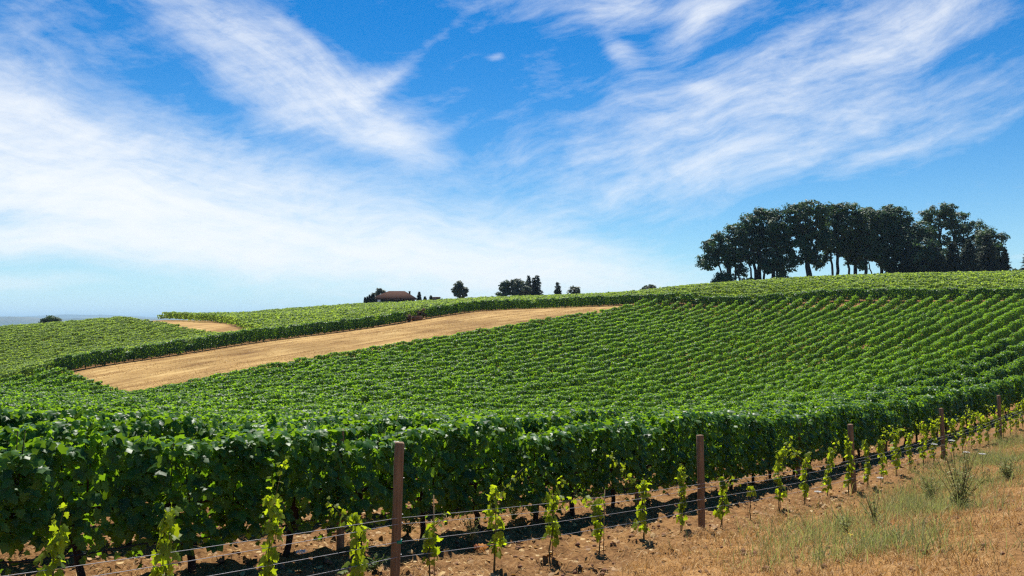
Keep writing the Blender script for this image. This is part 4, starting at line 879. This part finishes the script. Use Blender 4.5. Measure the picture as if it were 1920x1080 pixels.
def build_skyline():
    def bt(lab, X, d, spots, n, seed, mat='oak', leaf=.5, clump=1.0, trunk=5, name='broadleaf_tree', cat='tree', group=None, shell=.5):
        b_ = foot(X, d); k = d / 1493; yb = min(s[1] for s in spots); broad_tree(lab, b_, [(0, 0, max(.8, (600 - (yb + 6)) * k - b_[2]) * .6, trunk * k / 2)], from_photo(X, d, b_, spots), n, leaf, seed, mat, group, name, clump, cat, shell)
    bt('lone grey-green bushy tree standing apart between house and dark group', 862, 250, [(860, 533, 7, 6), (856, 545, 9, 9), (867, 546, 8, 8), (862, 553, 12, 6), (873, 543, 4, 4), (861, 540, 9, 9)], 2600, 51, 'grey_leaf', .5, .8)
    GR = 'dark tree group on the skyline'
    bt('rounded dark broadleaf tree at the left end of the skyline tree group', 948, 260, [(946, 538, 11, 9), (952, 532, 8, 6), (942, 550, 9, 8), (952, 550, 11, 10)], 2600, 52, 'oak', .55, .9, group=GR)
    bt('greyer broadleaf tree in the middle of the skyline tree group', 974, 258, [(966, 534, 10, 9), (976, 532, 10, 9), (970, 546, 13, 12), (984, 546, 10, 12)], 3000, 53, 'grey_leaf', .55, .9, group=GR)
    for X, top, w_, lab, sd in ((968, 522, 7, 'slim conifer top rising behind the grey tree of the skyline group', 54), (991, 516, 9, 'second tallest conifer of the skyline tree group', 55), (1001, 520, 10, 'conifer left of the tallest in the skyline group', 56), (1008, 515, 14, 'tallest spreading conifer at the right end of the skyline group', 57)):
        b_ = foot(X, 262); conifer(lab, b_, (600 - top) / 1493 * 262 - b_[2], w_ / 1493 * 262, 300, .6, sd, group=GR, power=.8)
    b_ = foot(1046, 255); conifer('lone pointed conifer right of the skyline tree group', b_, (600 - 528) / 1493 * 255 - b_[2], 11 / 1493 * 255, 360, .5, 58, power=.75)
    bt('small round tree right of the lone pointed conifer', 1077, 250, [(1078, 545, 9, 7), (1070, 550, 8, 5), (1084, 551, 7, 5), (1076, 541, 5, 3)], 1800, 59, 'grey_leaf', .45, .7)
    bt('pale airy tree on the skyline left of the big grove', 1218, 225, [(1216, 541, 11, 6), (1226, 541, 8, 5), (1208, 545, 6, 4), (1220, 536, 6, 3)], 1500, 60, 'grey_leaf', .42, .7)
    bt('tiny dark shrub on the skyline midway between small tree and grove', 1140, 230, [(1140, 551, 7, 4)], 420, 61, 'oak', .4, .5, 2, 'bush', 'bush')
    bt('tiny bush tip poking over the skyline left of the pale airy tree', 1187, 225, [(1187, 547, 3, 3)], 200, 62, 'oak', .35, .4, 2, 'bush', 'bush')
    bt('round dark bush on the far left skyline against the hills', 95, 196, [(88, 602, 10, 7), (100, 601, 12, 7), (95, 598, 9, 5), (108, 604, 6, 5)], 2600, 63, 'oak', .42, .7, 4, 'bush', 'bush')
    # cypress row and trees round the house
    for i, (X, top) in enumerate(((684.5, 557), (689, 556), (693, 552.5), (697, 552), (700.5, 549))):
        b_ = foot(X, 250); conifer(f'narrow dark cypress left of the house, {ordinal[i + 1]} from the left', b_, (600 - top) / 1493 * 250 - b_[2], .34, 160, .3, 70 + i, name='cypress', power=.35, group='cypresses beside the house')
    b_ = foot(786, 246); conifer('tall dark cypress at the right corner of the house', b_, (600 - 547) / 1493 * 246 - b_[2], .75, 200, .35, 76, name='cypress', power=.6)
    b_ = foot(797, 246); conifer('small dark pointed tree right of the house', b_, (600 - 556) / 1493 * 246 - b_[2], .7, 160, .32, 77, power=.6)
    b_ = foot(808, 246); conifer('small dark tree before the low roof right of the house', b_, (600 - 554) / 1493 * 246 - b_[2], .9, 170, .32, 78, power=.7)
    bt('olive bushy tree behind the left end of the house roof', 712, 262, [(712, 546, 9, 5), (706, 551, 7, 5), (719, 549, 8, 5)], 1200, 79, 'grey_leaf', .45, .6)
    # far-left hedge strip
build_skyline()

# ------------------------------------------------------------------ house on the hill
def build_house():
    d = 252.; k = d / 1493; x0 = (742 - 960) * k; zb = g1(x0, d) - .3
    def X(px_): return (px_ - 742) * k
    eave = (600 - 559.5) * k - zb; ridge = (600 - 544.6) * k - zb; w0, w1 = X(698), X(779); dep = 9.5
    t = thing('house', 'dark timber house with a broad brown hipped roof on the skyline', 'house', (x0, d, zb), R(4))
    b = Bag(); b.box(((w0 + w1) / 2, dep / 2 + .9, eave / 2 - .2), (w1 - w0 - 1.4, dep - 1.2, eave + .4)); wl = b.mesh('wall', MAT['dark_wood']); link('wall', wl, t)
    r0, r1 = X(727), X(757); o = .45; V = [(w0 - o, -o, eave), (w1 + o, -o, eave), (w1 + o, dep + o, eave), (w0 - o, dep + o, eave), (r0, dep / 2, ridge), (r1, dep / 2, ridge), (w0 - o, -o, eave - .22), (w1 + o, -o, eave - .22), (w1 + o, dep + o, eave - .22), (w0 - o, dep + o, eave - .22)]
    b = Bag(); b.add(V, [np.array([[0, 1, 5, 4], [2, 3, 4, 5], [6, 7, 1, 0], [7, 8, 2, 1], [8, 9, 3, 2], [9, 6, 0, 3], [9, 8, 7, 6]]), np.array([[1, 2, 5], [3, 0, 4]])]); rf = link('roof', b.mesh('roof', MAT['shingle']), t)
    b = Bag(); b.box((X(766), dep * .55, eave + (ridge - eave) * .72), (.55, .55, 1.1), 0, .05); b.box((X(766), dep * .55, eave + (ridge - eave) * .72 + .6), (.7, .7, .14), 0, .04); link('chimney', b.mesh('chimney', MAT['dark_wood']), rf)
    n = 15
    for i in range(n):                                        # white blocks paint the light between posts under the eave; dark rafter ends left
        xx = w0 + .9 + (w1 - w0 - 1.8) * (i + .5) / n; b = Bag(); b.box((xx + 1.8, .93 - .62, eave - .30), (.16, .08, .22)) if i > 4 else b.box((xx, .93 - .62, eave - .3), (.1, .06, .1)); link('rafter_or_light_block', b.mesh('rafter_or_light_block', MAT['white_paint_and_light'] if i > 4 else MAT['dark_wood']), t)
    for i in range(6):
        xx = w0 + 1.9 + i * (w1 - w0 - 3.6) / 5; b = Bag(); b.box((xx, .27, eave * .52), (.16, .16, eave * .96), 0, .02); link('porch_post', b.mesh('porch_post', MAT['dark_wood']), t)
    for i in range(4):
        xx = w0 + 3.2 + i * 2.9; f = Bag(); f.box((xx, .87 + .60, eave * .55), (1.5, .10, 1.3)); wf_ = link('window', f.mesh('window', MAT['dark_wood']), t); g = Bag(); g.box((xx, .80 + .60, eave * .55), (1.3, .06, 1.1)); link('pane', g.mesh('pane', MAT['glass']), wf_)
    z2 = (600 - 564.5) * k - zb; b = Bag(); b.box((X(711.5), -1.2, z2 - .35), (.85, .7, 1.3), 0, .06); b.box((X(711.5), -1.2, z2 + .34), (.95, .8, .1), 0, .04)
    u = link('utility_box', b.mesh('utility_box', MAT['white_paint_and_light'])); u.location = (x0, d, zb); tag(u, 'small white box standing before the left wall of the house', 'utility box')
    # low neighbour roof
    d2 = 256.; k2 = d2 / 1493; xc = (815 - 960) * k2; zc = g1(xc, d2); hz = (600 - 558) * k2 - zc; t2 = thing('shed', 'low dark shed roof just right of the house', 'shed', (xc, d2, zc))
    b = Bag(); b.box((0, 2, hz / 2 - .1), (3.0, 3.4, hz - .1)); link('wall', b.mesh('wall', MAT['dark_wood']), t2)
    b = Bag(); a = 1.95; V = [(-a, 0, hz - .1), (a, 0, hz - .1), (a, 4, hz - .1), (-a, 4, hz - .1), (-a * .6, 2, hz + .28), (a * .75, 2, hz + .28)]; b.add(V, [np.array([[0, 1, 5, 4], [2, 3, 4, 5], [3, 2, 1, 0]]), np.array([[1, 2, 5], [3, 0, 4]])]); link('roof', b.mesh('roof', MAT['shingle']), t2)
    # roof beyond the left skyline
    d3 = 215.; k3 = d3 / 1493; xc = (184 - 960) * k3; zr = (600 - 598.5) * k3; ze = (600 - 603.5) * k3; zc = g1(xc, d3); t3 = thing('barn', 'distant building of which only a low brown roof shows over the left skyline', 'barn', (xc, d3, zc))
    b = Bag(); b.box((0, 3, (ze - zc) / 2), (2.6, 4.6, ze - zc)); link('wall', b.mesh('wall', MAT['dark_wood']), t3)
    b = Bag(); a = 1.75; e, rr = ze - zc, zr - zc; V = [(-a, .2, e), (a, .2, e), (a, 5.8, e), (-a, 5.8, e), (-.3, 3, rr), (.7, 3, rr)]; b.add(V, [np.array([[0, 1, 5, 4], [2, 3, 4, 5], [3, 2, 1, 0]]), np.array([[1, 2, 5], [3, 0, 4]])]); rf = link('roof', b.mesh('roof', MAT['shingle']), t3)
    b = Bag(); b.tube([(.4, 3, rr - .1), (.4, 3, rr + .45)], .05, 6); link('vent', b.mesh('vent', MAT['dark_wood']), rf)
build_house()
def build_skyline_hedge():
    # thin row seen edge on, along the left skyline
    a = foot(-30, 196); b_ = foot(241, 190); s0, p0 = sp(a[0], a[1]); s1, p1 = sp(b_[0], b_[1]); n = 24
    V, F, rn = row_mesh(np.linspace(s0, s1, n), np.linspace(p0, p1, n), 120, .28, MAT['vine'], 930, half=.35, h1_=2.1, h0=.2)
    t = thing('vine_row', 'thin dark vine row drawn along the left skyline under the round bush', 'vine row', (a[0], a[1], a[2]))
    link('canopy', make_mesh('canopy', V - np.array(t.location), [F], MAT['vine'], {'rnd': rn}), t)
    # withered vines where the hedge along the golden strip is broken
    for s, p, h, lab, sd in ((90.4, 105.6, 1.9, 'taller reddish withered vine in the gap of the hedge above the golden strip', 1), (87.2, 105.2, 1.3, 'lower reddish withered vine at the left of the hedge gap', 2)):
        x, y = xy(s, p); z = g1(x, y); t = thing('withered_vine', lab, 'withered vine', (x, y, z)); r = np.random.default_rng(sd); b = Bag()
        for _ in range(9): limb(b, (r.normal(0, .2), 0, -.1), (r.normal(0, .8), r.normal(0, .4), h * r.uniform(.6, 1)), .05, .015, r, .15, 5)
        link('stems', b.mesh('stems', MAT['bark']), t); V, F, a_ = crown_leaves([((0, 0, h * .5), (.8, .5, h * .42))], 300, .24, sd, .35, .3); link('foliage', make_mesh('foliage', V, [F], MAT['dead'], {'rnd': a_}), t)
    x, y = xy(88.8, 105.0); z = g1(x, y); b = Bag(); b.box((0, 0, .45), (1.7, .9, .6), .5, .12); b.box((0, 0, .12), (1.5, .8, .3), .5, .05); tag(link('feed_bin', b.mesh('feed_bin', MAT['stone']), None, (x, y, z)), 'grey-brown bin standing between the withered vines at the hedge gap', 'bin')
    # lone post on the headland
    x, y = xy(121.5, 81.5); z = g1(x, y); t = thing('wooden_post', 'small dark post at the far right tip of the golden strip', 'post', (x, y, z)); link('shaft', post_mesh(1.7, .14, 99), t)
build_skyline_hedge()
def build_stubble():
    r = np.random.default_rng(77); n = 90000; s = r.uniform(32, 119, n); p = r.uniform(P_END - 1, 104.6, n); k = r.random(n) < .15 + .85 * smooth(.40, .62, fbm(s * .09, p * .8, 4, 15)); s, p = s[k], p[k]; n = len(s)
    x, y = xy(s, p); b0 = np.stack([x, y, ground(x, y) - .02], 1); th = r.uniform(0, 6.28, n); w_ = r.uniform(.015, .05, n); sd = np.stack([np.cos(th) * w_, np.sin(th) * w_, 0 * w_], 1); h = r.uniform(.03, .12, n)
    tip = b0 + np.stack([r.normal(0, .12, n), r.normal(0, .12, n), h], 1); V = np.stack([b0 - sd, b0 + sd, tip], 1).reshape(-1, 3); F = np.arange(3 * n).reshape(-1, 3)
    stuff('stubble', V, [F], np.repeat(r.random(n), 3), MAT['straw'], 'golden mown stubble over the bare strip between the vine blocks', 'stubble')
build_stubble()

# ------------------------------------------------------------------ air between here and the far hills
def build_haze():
    m = bpy.data.materials.new('haze'); m.use_nodes = True; N, L = nodes_of(m.node_tree); v = N('ShaderNodeVolumePrincipled'); v.inputs['Color'].default_value = (.52, .76, 1.0, 1); v.inputs['Density'].default_value = 9.0e-5; v.inputs['Anisotropy'].default_value = 0.0
    o = N('ShaderNodeOutputMaterial'); L(v.outputs[0], o.inputs['Volume'])
    b = Bag(); b.box((0, 18000, 9), (92000, 60000, 250)); tag(link('haze', b.mesh('haze', m)), kind='stuff')
build_haze()
